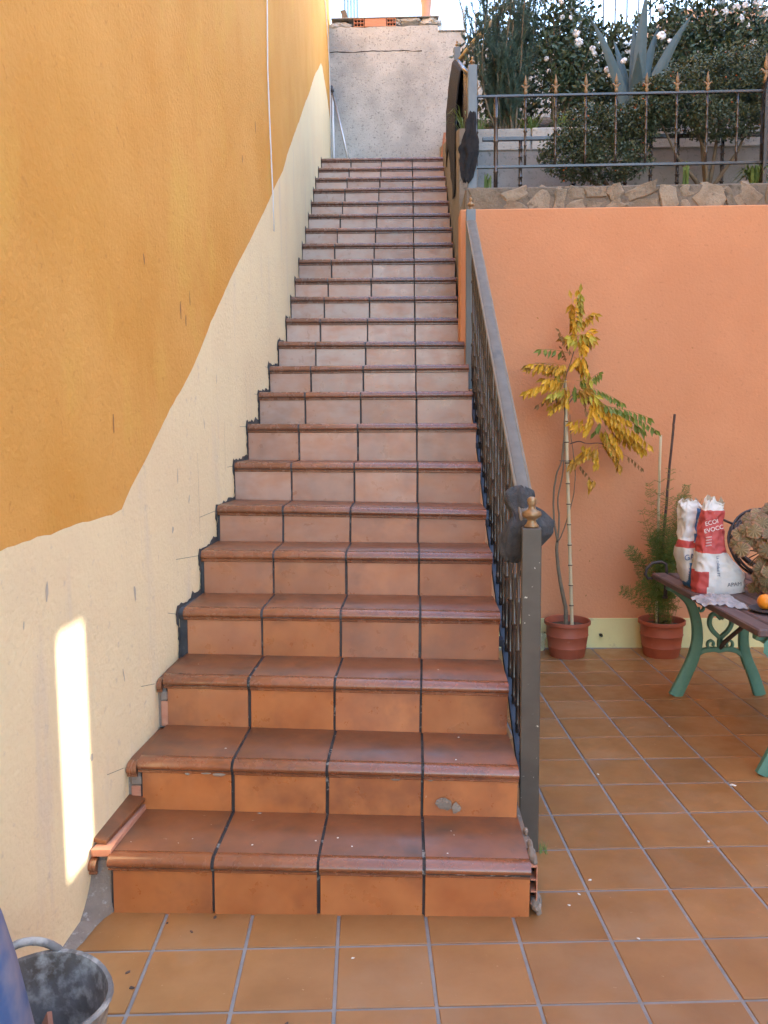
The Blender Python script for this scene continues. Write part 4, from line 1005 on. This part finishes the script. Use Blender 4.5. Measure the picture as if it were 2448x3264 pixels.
# film, plate, orange
V = []; F = []
n, m = 16, 10
cor = [Vector((1.285, 1.40, 0)), Vector((1.29, 1.56, 0)), Vector((1.47, 1.585, 0)), Vector((1.43, 1.25, 0))]
for i in range(n + 1):
    for j in range(m + 1):
        u, v = i / n, j / m
        p = cor[0].lerp(cor[3], u).lerp(cor[1].lerp(cor[2], u), v)
        z = .618 + .018 * abs(fbm((p.x * 16, p.y * 12, 3), 1.3)) + .012 * fbm((p.x * 40, p.y * 30, 3), 1)
        if p.x < 1.325: z -= .02 * (1.325 - p.x) / .04
        V.append((p.x + .006 * fbm((p.y * 22, 1, 1)), p.y + .008 * fbm((p.x * 30, 5, 1)), max(z, .616 if p.x > 1.325 else .58)))
for i in range(n):
    for j in range(m): a = i * (m + 1) + j; F.append((a, a + m + 1, a + m + 2, a + 1))
tag(obj('plastic_film', pyd('plastic_film', V, F, 70), 'plastic_film'), 'crumpled translucent plastic film in front of the white sack', 'plastic film')
bm = bmesh.new(); lathe(bm, [(.05, 0), (.07, .004), (.088, .012), (.090, .015), (.084, .014), (.06, .007)], 28, 0, (True, True))
tag(obj('dark_plate', bm, 'dark_plate', None, onseat(1.515, 1.24)), 'dark shallow plate under the orange on the table', 'plate')
bm = bmesh.new(); bmesh.ops.create_uvsphere(bm, u_segments=24, v_segments=16, radius=.034)
for f in bm.faces: f.smooth = True
for v in bm.verts: v.co.z *= .94
og = tag(obj('orange_fruit', bm, 'orange_peel', None, (1.497, 1.255, .653)), 'ripe orange fruit on the dark plate at the table edge', 'orange')
bm = bmesh.new(); bmesh.ops.create_uvsphere(bm, u_segments=8, v_segments=5, radius=.004); obj('stem_button', bm, 'bark_brown', og, (.004, -.003, .0318), None, (1, 1, .4))

# begonia
bg = empty('begonia_plant', (1.70, 1.62, .613), 0, 'bushy begonia with pleated olive brown leaves in a clay pot', 'potted plant')
obj('flower_pot', pot_bm(.088, .13, .062), 'pot_clay', bg, smooth=40)
def pleated(name):
    bm = bmesh.new(); nr, na = 5, 44; rings = []
    c0 = bm.verts.new((0, 0, .004))
    for i in range(1, nr + 1):
        r = i / nr; ring = []
        for k in range(na):
            a = 2 * math.pi * k / na; lob = 1 + .07 * math.cos(5 * a) + .05 * math.cos(11 * a + 1)
            if abs(a - math.pi * 1.5) < .25: lob *= .72
            ring.append(bm.verts.new((r * lob * math.cos(a), r * lob * math.sin(a), .050 * r * math.cos(11 * a) - .16 * r * r + .05 * r * math.cos(3 * a))))
        rings.append(ring)
    for k in range(na): bm.faces.new((c0, rings[0][k], rings[0][(k + 1) % na]))
    for i in range(nr - 1):
        for k in range(na): bm.faces.new((rings[i][k], rings[i + 1][k], rings[i + 1][(k + 1) % na], rings[i][(k + 1) % na]))
    for f in bm.faces:
        c = f.calc_center_median(); r = math.hypot(c.x, c.y); k = int((math.atan2(c.y, c.x) % (2 * math.pi)) / (2 * math.pi) * na)
        f.material_index = 1 if k % 4 == 0 and r < .85 else (2 if r > .82 else 0)
    me = bpy.data.meshes.new(name); bm.to_mesh(me); bm.free()
    for q in ('begonia_leaf', 'begonia_vein', 'begonia_rim'): me.materials.append(MT[q])
    return me
lm = pleated('leaf'); lm.shade_smooth()
b = bmesh.new(); bmesh.ops.create_icosphere(b, subdivisions=1, radius=.004); eye_me = bpy.data.meshes.new('leaf_eye'); b.to_mesh(eye_me); b.free(); eye_me.materials.append(MT['begonia_eye'])
for i in range(125):
    for _ in range(60):
        x, z = U(-.225, .20), U(.0, .40)
        rr = 1 - (x / .235) ** 2 - ((z - .20) / .205) ** 2
        if rr > .02 and not (z < .11 and x > -.075) and not (z < .20 and x < -.125): break
    y = -.19 * math.sqrt(max(rr, .02)) * U(.5, 1.05); p = Vector((x, y, z)); d = Vector((x / .22, y / .19, (z - .17) / .19)).normalized()
    s_ = U(.028, .040)
    nrm = (d * .5 + Vector((U(-.4, .3), -.9 + U(-.2, .2), U(0, .55)))).normalized()
    q = nrm.to_track_quat('Z', 'Y')
    o = obj('leaf', lm, None, bg, p, q.to_euler(), (s_, s_, s_)); o.rotation_euler.rotate_axis('Z', U(0, 6.28))
    obj('leaf_eye', eye_me, None, o, (0, 0, .03), None, (.7 / s_ * .03, .7 / s_ * .03, .4 / s_ * .03))
bm = bmesh.new()
for i in range(22):
    a = U(0, 6.28); tube(bm, [(U(-.03, .03), U(-.03, .03), .12), (.06 * math.cos(a), .06 * math.sin(a), .2), (.13 * math.cos(a), .12 * math.sin(a), U(.12, .3))], .003, 5)
obj('stem', bm, 'bark_brown', bg)
# coil of hose and a pale board behind the begonia
bm = bmesh.new()
for j in range(7):
    r = U(.15, .185); ph = U(0, 6); cx, cz_ = U(-.015, .015), U(-.03, .03); P = []
    for i in range(40):
        a = i / 39 * 2 * math.pi * .97 + ph; P.append((cx + r * math.cos(a), j * .006 + .045 * math.sin(a) , cz_ + r * .92 * math.sin(a)))
    tube(bm, P, .0065, 6)
tube(bm, [(-.17, 0, .10), (-.22, -.01, .12), (-.25, -.02, .10), (-.24, -.03, .08)], .006, 6)
tag(obj('hose_coil', bm, 'hose', None, (1.75, 1.86, .815), (R(-12), 0, R(4))), 'coil of dark hose standing behind the begonia', 'hose')
bm = bmesh.new(); box(bm, -.02, .02, -.006, .006, 0, .43, .002)
tag(obj('pale_board', bm, 'pale_board', None, (1.585, 1.97, .61), (R(-4), R(-9), 0)), 'narrow pale board leaning upright behind the sacks', 'board')

# ------------------------------------------------------------------ bucket and drum at the lower left
bk = empty('rubble_bucket', (-.785, -.735, 0), R(52), 'dirty grey rubber rubble bucket at the foot of the house wall', 'bucket')
bm = bmesh.new(); lathe(bm, [(.115, .0), (.122, .003), (.142, .12), (.162, .245), (.168, .25), (.165, .257), (.157, .254), (.138, .13), (.116, .012), (.02, .010)], 40, 0, (True, True)); 
for v in bm.verts:
    a = math.atan2(v.co.y, v.co.x); f_ = v.co.z / .25
    v.co.x *= 1 + .03 * f_ * math.cos(2 * a + .6); v.co.y *= 1 + .03 * f_ * math.cos(2 * a + .6); v.co.z += .006 * f_ * math.sin(3 * a)
obj('bucket_body', bm, 'rubber', bk, smooth=50)
for a0 in (R(62), R(242)):
    bm = bmesh.new(); P = []
    for i in range(13):
        t = i / 12; a = a0 + (t - .5) * 1.0; P.append((.166 * math.cos(a), .166 * math.sin(a), .245 + .040 * math.sin(math.pi * t) ** .7))
    tube(bm, P, .0095, 8); obj('handle', bm, 'rubber', bk)
for (x, y, z, rx_, ry_, rz_, w, h) in ((.0, .02, .10, 70, 10, 30, .06, .05), (.03, .03, .10, 60, -35, -20, .035, .09), (-.03, -.02, .05, 20, 10, 0, .05, .04)):
    bm = bmesh.new(); prism(bm, [(-w, -h), (w * .9, -h * .8), (w * .5, h), (-w * .7, h * .6)], -.006, .006)
    tag(obj('tile_shard', bm, 'raw_brick' if x else 'skirting_cream', None, Vector((-.790, -.735, 0)) + Vector((x, y, z)), (R(rx_), R(ry_), R(rz_))),
        {.0: 'pale pointed tile shard sticking up in the rubble bucket', .03: 'slim brick red tile shard leaning in the rubble bucket', -.03: 'tile shard lying flat at the bottom of the bucket'}[x], 'tile shard', 'shards in the bucket')
bm = bmesh.new(); P = [(.07 * math.cos(t_ * .35), .05 * math.sin(t_ * .35), .005 * math.sin(t_)) for t_ in range(18)]; tube(bm, P, .010, 8)
tag(obj('rubber_ring', bm, 'dark_plate', None, (-.80, -.80, .12), (R(12), 0, 0)), 'black rubber ring lying in the rubble bucket', 'ring')
bm = bmesh.new(); lathe(bm, [(.172, 0), (.178, .01), (.172, .20), (.160, .34), (.138, .47), (.118, .56), (.100, .61), (.06, .625), (.05, .63), (.05, .66), (.01, .662)], 40)
tag(obj('blue_drum', bm, 'blue_drum', None, (-.822, -.985, 0)), 'scuffed blue plastic drum at the bottom left edge', 'drum')

# litter on the floor
for i, (x, y, s_) in enumerate(((-.71, -.33, .008), (-.74, -.27, .007), (-.62, -.09, .006), (-.70, -.05, .005), (-.57, -.02, .007), (-.30, -.45, .006), (-.16, -.20, .005), (.35, -.55, .009), (.9, -.32, .006), (1.25, .9, .012), (1.0, .45, .006), (.62, -.1, .005), (1.55, 1.05, .014), (1.2, 1.55, .005), (.75, 1.0, .006), (.55, .2, .006), (.50, .12, .006), (.46, .06, .005))):
    bm = bmesh.new(); bmesh.ops.create_icosphere(bm, subdivisions=2, radius=1)
    for v in bm.verts: v.co = Vector((v.co.x * s_, v.co.y * s_ * .6, v.co.z * s_ * .3)) * (1 + .4 * fbm(v.co + Vector((i * 3.3, 0, 0)), 1.5))
    dark = i < 6
    tag(obj('dead_leaf' if dark else 'plaster_crumb', bm, 'stick_dark' if dark else 'white_spot', None, (x, y, s_ * .15), (0, 0, U(0, 3))),
        'dark shrivelled leaf scrap on the floor tiles before the stairs' if dark else 'small white plaster crumb on the floor tiles', 'litter' , 'dark scraps on the floor' if dark else 'white crumbs on the floor')
V = []; F = []
for i in range(26):
    p = Vector((U(-.012, .012), U(-.02, .02), 0)); d = Vector((U(-.012, .018), U(-.012, .012), U(.02, .045))); k = len(V); V += [p - Vector((.001, 0, 0)), p + Vector((.001, 0, 0)), p + d]; F.append((k, k + 1, k + 2))
tag(obj('weed_sprig', pyd('weed_sprig', V, F), 'grass', None, (.432, .37, 0)), 'tiny green weed growing at the foot of the newel post', 'weed')

# ------------------------------------------------------------------ garden plants
def leaves(n, fn, L, w, name, m, par, up=.2, jit=1.0):
    V = []; F = []
    for i in range(n):
        p = fn()
        if p is None: continue
        d = Vector((U(-1, 1), U(-1, 1), U(-1, 1) + up)).normalized(); nn = d.orthogonal().normalized(); nn.rotate(Matrix.Rotation(U(0, 6.28), 3, d))
        l = L * U(.6, 1.2); s_ = d.cross(nn) * (w * U(.7, 1.2)); k = len(V)
        V += [p, p + d * l * .5 + s_ + nn * l * .08, p + d * l, p + d * l * .5 - s_ + nn * l * .08]; F += [(k, k + 1, k + 2), (k, k + 2, k + 3)]
    o = obj(name, pyd(name, V, F), m, par); o['kind'] = 'stuff'; return o
def twigs(par, base, tips, r, m, name='branch', sag=.0):
    for t in tips:
        mid = (base + t) / 2 + Vector((U(-.05, .05), U(-.04, .04), sag)); bm = bmesh.new()
        tube(bm, [base, base.lerp(mid, .5) + Vector((U(-.01, .01), 0, 0)), mid, mid.lerp(t, .6), t], [r, r * .8, r * .6, r * .4, r * .2], 6); obj(name, bm, m, par)
def blobs(bl):
    """random point near the surface of one of several ellipsoids, thinned by noise"""
    def fn():
        for _ in range(8):
            c, rr = random.choice(bl); d = Vector((random.gauss(0, 1), random.gauss(0, 1), random.gauss(0, 1))).normalized(); s_ = U(.35, 1.0) ** .6
            p = Vector((c[0] + d.x * rr[0] * s_, c[1] + d.y * rr[1] * s_, c[2] + d.z * rr[2] * s_))
            if fbm(p, 7) > -.22: return p
        return None
    return fn
# rosemary like shrub
ro = empty('needle_shrub', (.76, 4.62, 3.55), 0, 'tall upright needle leaved shrub behind the two grey posts', 'shrub')
V = []; F = []
def needles(P, dens):
    for a, b_ in zip(P, P[1:]):
        tan = (b_ - a).normalized()
        for k in range(int((b_ - a).length * dens)):
            p = a.lerp(b_, U(0, 1)); d = (tan * U(.3, 1.1) + Vector((U(-1, 1), U(-1, 1), U(-.4, .6)))).normalized(); s_ = d.orthogonal().normalized() * .0030; l = U(.022, .045); q = len(V)
            V.extend([p - s_, p + s_, p + d * l]); F.append((q, q + 1, q + 2))
def wander(p, d, L, n):
    P = [p]
    for i in range(n):
        d = (d + Vector((U(-.20, .20), U(-.20, .20), U(0, .28)))).normalized(); p = p + d * (L / n); P.append(p)
    return P
for i in range(34):
    a = U(0, 6.28); sp = U(.02, .42)
    P = wander(Vector((U(-.05, .05), U(-.05, .05), 0)), Vector((sp * math.cos(a), sp * .6 * math.sin(a), 1)).normalized(), U(.6, 1.05) if i > 11 else U(1.2, 1.75), 9)
    bm = bmesh.new(); tube(bm, P, [lerp(.011, .002, k / 9) for k in range(10)], 5); obj('branch', bm, 'bark_brown', ro)
    needles(P[3:], 420)
    for k in range(11):
        q0 = random.choice(P[2:-1]); aa = U(0, 6.28); Q = wander(q0, Vector((.55 * math.cos(aa), .55 * math.sin(aa), U(.6, 1.3))).normalized(), U(.12, .28), 4)
        needles(Q, 620)
o = obj('needles', pyd('needles', V, F), 'needle', ro); o['kind'] = 'stuff'
# small leaved bushes between the railings
for (bl, trunk, tips, label, n) in (
    ([((1.18, 3.45, 3.30), (.24, .20, .17)), ((1.42, 3.50, 3.32), (.22, .2, .16)), ((1.05, 3.42, 3.14), (.22, .16, .17)), ((1.28, 3.38, 3.08), (.30, .16, .14)), ((1.52, 3.5, 3.40), (.14, .16, .12))], Vector((1.35, 3.5, 2.9)),
     [Vector((1.1, 3.4, 3.3)), Vector((1.4, 3.5, 3.4)), Vector((1.0, 3.4, 3.1)), Vector((1.55, 3.5, 3.4))], 'low dark bush with tiny leaves and berries spilling through the garden fence', 12000),
    ([((1.95, 3.62, 3.62), (.32, .24, .20)), ((2.20, 3.60, 3.70), (.28, .24, .18)), ((1.75, 3.55, 3.45), (.20, .18, .13)), ((2.05, 3.5, 3.36), (.34, .18, .12)), ((2.45, 3.6, 3.55), (.25, .2, .2)), ((1.62, 3.55, 3.56), (.14, .14, .10))], Vector((2.0, 3.62, 2.92)),
     [Vector((1.8, 3.55, 3.5)), Vector((2.1, 3.6, 3.7)), Vector((2.3, 3.6, 3.5)), Vector((1.9, 3.6, 3.6)), Vector((1.65, 3.55, 3.4))], 'tall dark bush with bare lower stems behind the right half of the garden fence', 17000)):
    e = empty('berry_bush', trunk, 0, label, 'bush')
    leaves(n, (lambda bl=bl, trunk=trunk: (lambda f: (lambda: (lambda p: None if p is None else p - trunk)(f())))(blobs(bl)))(), .027, .0075, 'leaves', 'bush_leaf', e)
    twigs(e, Vector((0, 0, 0)), [t - trunk for t in tips], .016, 'bark_brown')
    V = []
    f = blobs(bl); bm = bmesh.new()
    for i in range(60):
        p = f()
        if p: 
            t = bmesh.new(); bmesh.ops.create_icosphere(t, subdivisions=1, radius=.0055); merge(bm, t, Matrix.Translation(p - trunk + Vector((0, -.02, 0))))
    o = obj('berries', bm, 'berry', e); o['kind'] = 'stuff'
# ground cover right
def q2(x, y, Y=4.75): k = (Y + 2.31) / 7.01; return Vector((k * (1.312 + .001525 * (x - 690)), Y, 1.409 + k * (3.004 - .00148 * (y - 190) - .00003 * (x - 690))))
# flowering shrubs
b = bmesh.new()
for i in range(7):
    a = i * .9; t = bmesh.new(); bmesh.ops.create_icosphere(t, subdivisions=1, radius=1)
    merge(b, t, Matrix.Rotation(a, 4, 'Y') @ Matrix.Translation((.55, U(-.15, .1), 0)) @ Matrix.Rotation(.5, 4, 'Z') @ Matrix.Diagonal((.52, .10, .44, 1)))
t = bmesh.new(); bmesh.ops.create_icosphere(t, subdivisions=1, radius=.22); merge(b, t, Matrix.Translation((0, -.12, 0)))
fl_me = bpy.data.meshes.new('flower'); b.to_mesh(fl_me); b.free(); fl_me.shade_smooth(); fl_me.materials.append(MT['petal'])
for (bx, stems, fls, label, nl) in (
    (600, [(520, 60), (570, -80), (620, 40), (660, -60), (730, 60), (780, 120), (700, 200), (560, 250), (640, 300), (760, 250)], [(690, 168, .034), (705, 215, .040), (618, 88, .022), (775, 245, .028), (785, 268, .024), (540, 296, .022), (612, 10, .024), (850, 352, .026), (935, 305, .030), (662, 90, .02), (865, 380, .02), (553, 360, .02)],
     'slender flowering shrub with white blooms left of the agave', 2600),
    (1420, [(1120, -20), (1180, 90), (1280, 20), (1380, -40), (1460, 60), (1560, 20), (1640, 60), (1600, 220), (1500, 180), (1340, 140), (1700, 150)], [(1125, 180, .040), (1122, 45, .036), (1170, 208, .024), (1440, 62, .036), (1525, 95, .036), (1605, 18, .044), (1590, 222, .034), (1500, 40, .034), (1395, 75, .024), (1650, 70, .036), (1560, 130, .026), (1545, 30, .03)],
     'tall flowering shrub with many white blooms right of the agave', 5200)):
    base = q2(bx, 420); base.z = 3.6
    e = empty('flowering_shrub', base, 0, label, 'shrub')
    tp = [q2(x, y, 4.75 + U(-.15, .15)) - base for x, y in stems]
    twigs(e, Vector((0, 0, 0)), tp, .011, 'bark_brown', sag=.05)
    def fn(tp=tp):
        t = random.choice(tp); u = U(.35, 1.05) ** .8; return Vector((t.x * (u ** 1.0), t.y * u, t.z * u)) + Vector((random.gauss(0, .07), random.gauss(0, .07), random.gauss(0, .07)))
    leaves(nl, fn, .055, .014, 'leaves', 'camellia_leaf', e)
    for (x, y, s_) in fls:
        o = obj('flower', fl_me, None, e, q2(x, y, 4.62) - base, (U(-.5, .3), U(0, 6), U(-.6, .6)), (s_, s_, s_))
hd = empty('hedge', (2.3, 5.9, 4.1), 0, 'dense dark leafy hedge filling the back of the garden under the fence', 'hedge')
hbl = [((U(.75, 4.3) - 2.3, U(-.2, .25), U(.15, .95)), (U(.25, .4), U(.2, .3), U(.22, .32))) for _ in range(30)]
leaves(15000, blobs(hbl), .065, .019, 'leaves', 'bush_leaf', hd)
twigs(hd, Vector((0, 0, 0)), [Vector((U(-1.4, 1.6), U(-.2, .2), U(.5, 1.2))) for _ in range(10)], .014, 'bark_brown')
# agave
ab = Vector((1.74, 4.55, 3.55)); ag = empty('agave_plant', ab, 0, 'large blue green agave with broad pointed blades behind the fence', 'plant')
def blade(tip, w, mid):
    P = []; n = 12
    for i in range(n + 1):
        t = i / n; P.append(Vector((0, 0, 0)) * (1 - t) ** 2 + mid * 2 * t * (1 - t) + tip * t * t)
    V = []; F = []
    for i, p in enumerate(P):
        t = i / n; ww = w * (1.0 - .15 * (1 - t)) * (1 - t ** 2.6) * (.75 + .5 * t * (1 - t) * 2); tan = (P[min(i + 1, n)] - P[max(i - 1, 0)]).normalized(); s_ = tan.cross(Vector((0, -1, 0.15))).normalized() * ww; nn = s_.cross(tan).normalized() if ww > 1e-5 else Vector((0, -1, 0))
        th = .012 * (1 - t) + .002
        V += [p - s_, p - s_ * .5 + nn * ww * .18, p + nn * ww * .28, p + s_ * .5 + nn * ww * .18, p + s_, p + nn * (ww * .28 - th) * -1]
    for i in range(n):
        for k in range(6): a, b2 = i * 6 + k, i * 6 + (k + 1) % 6; F.append((a, b2, b2 + 6, a + 6))
    me = pyd('blade', V, F, 50); return obj('blade', me, 'agave', ag)
for (x, y, w, Y) in ((755, 80, .052, 4.5), (1048, -60, .062, 4.6), (1290, 60, .055, 4.6), (985, 90, .05, 4.8), (1120, 110, .05, 4.8), (880, 200, .05, 4.9), (1200, 200, .055, 4.9), (1010, 260, .07, 4.3), (1180, 330, .05, 4.4)):
    tip = q2(x, y, Y) - ab; blade(tip, w, Vector((tip.x * .35, tip.y * .4, tip.z * .62)))
# grass tufts
def tuft(loc, n, h, sp, label, w=.003):
    V = []; F = []
    for i in range(n):
        a = U(0, 6.28); r = U(.2, 1) * sp; p = Vector((U(-.02, .02), U(-.02, .02), 0)); m_ = p + Vector((r * .5 * math.cos(a), r * .5 * math.sin(a), h * U(.6, 1.0))); t = p + Vector((r * math.cos(a), r * math.sin(a), h * U(.2, .9))); s_ = Vector((-math.sin(a), math.cos(a), 0)) * w; k = len(V)
        q = p.lerp(m_, .55) + Vector((0, 0, .1 * h))
        V += [p - s_, p + s_, q + s_, q - s_, m_ + s_ * .8, m_ - s_ * .8, t]; F += [(k, k + 1, k + 2, k + 3), (k + 3, k + 2, k + 4, k + 5), (k + 5, k + 4, k + 6)]
    e = empty('grass_tuft', loc, 0, label, 'grass tuft'); obj('blades', pyd('blades', V, F), 'grass', e); return e
tuft((.40, 4.0, 3.48), 40, .18, .28, 'spiky green grass tuft on the side wall corner between the posts')
tuft((.52, 4.2, 3.50), 30, .16, .22, 'spiky green grass tuft right of the front grey post')
tuft((.90, 4.3, 3.52), 60, .16, .30, 'wide green grass clump on the planter behind the fence')
tuft((.50, 3.30, 2.88), 10, .12, .05, 'small weed at the foot of the front grey post', .006)
tuft((1.75, 3.30, 2.90), 12, .15, .05, 'pale green weed below the fence rail among the stems', .006)
tuft((2.15, 3.2, 2.87), 60, .12, .16, 'leafy green ground plant at the right end of the stone course', .009)
tuft((1.15, 4.3, 3.5), 50, .2, .25, 'green grass clump under the white flowering shrub')
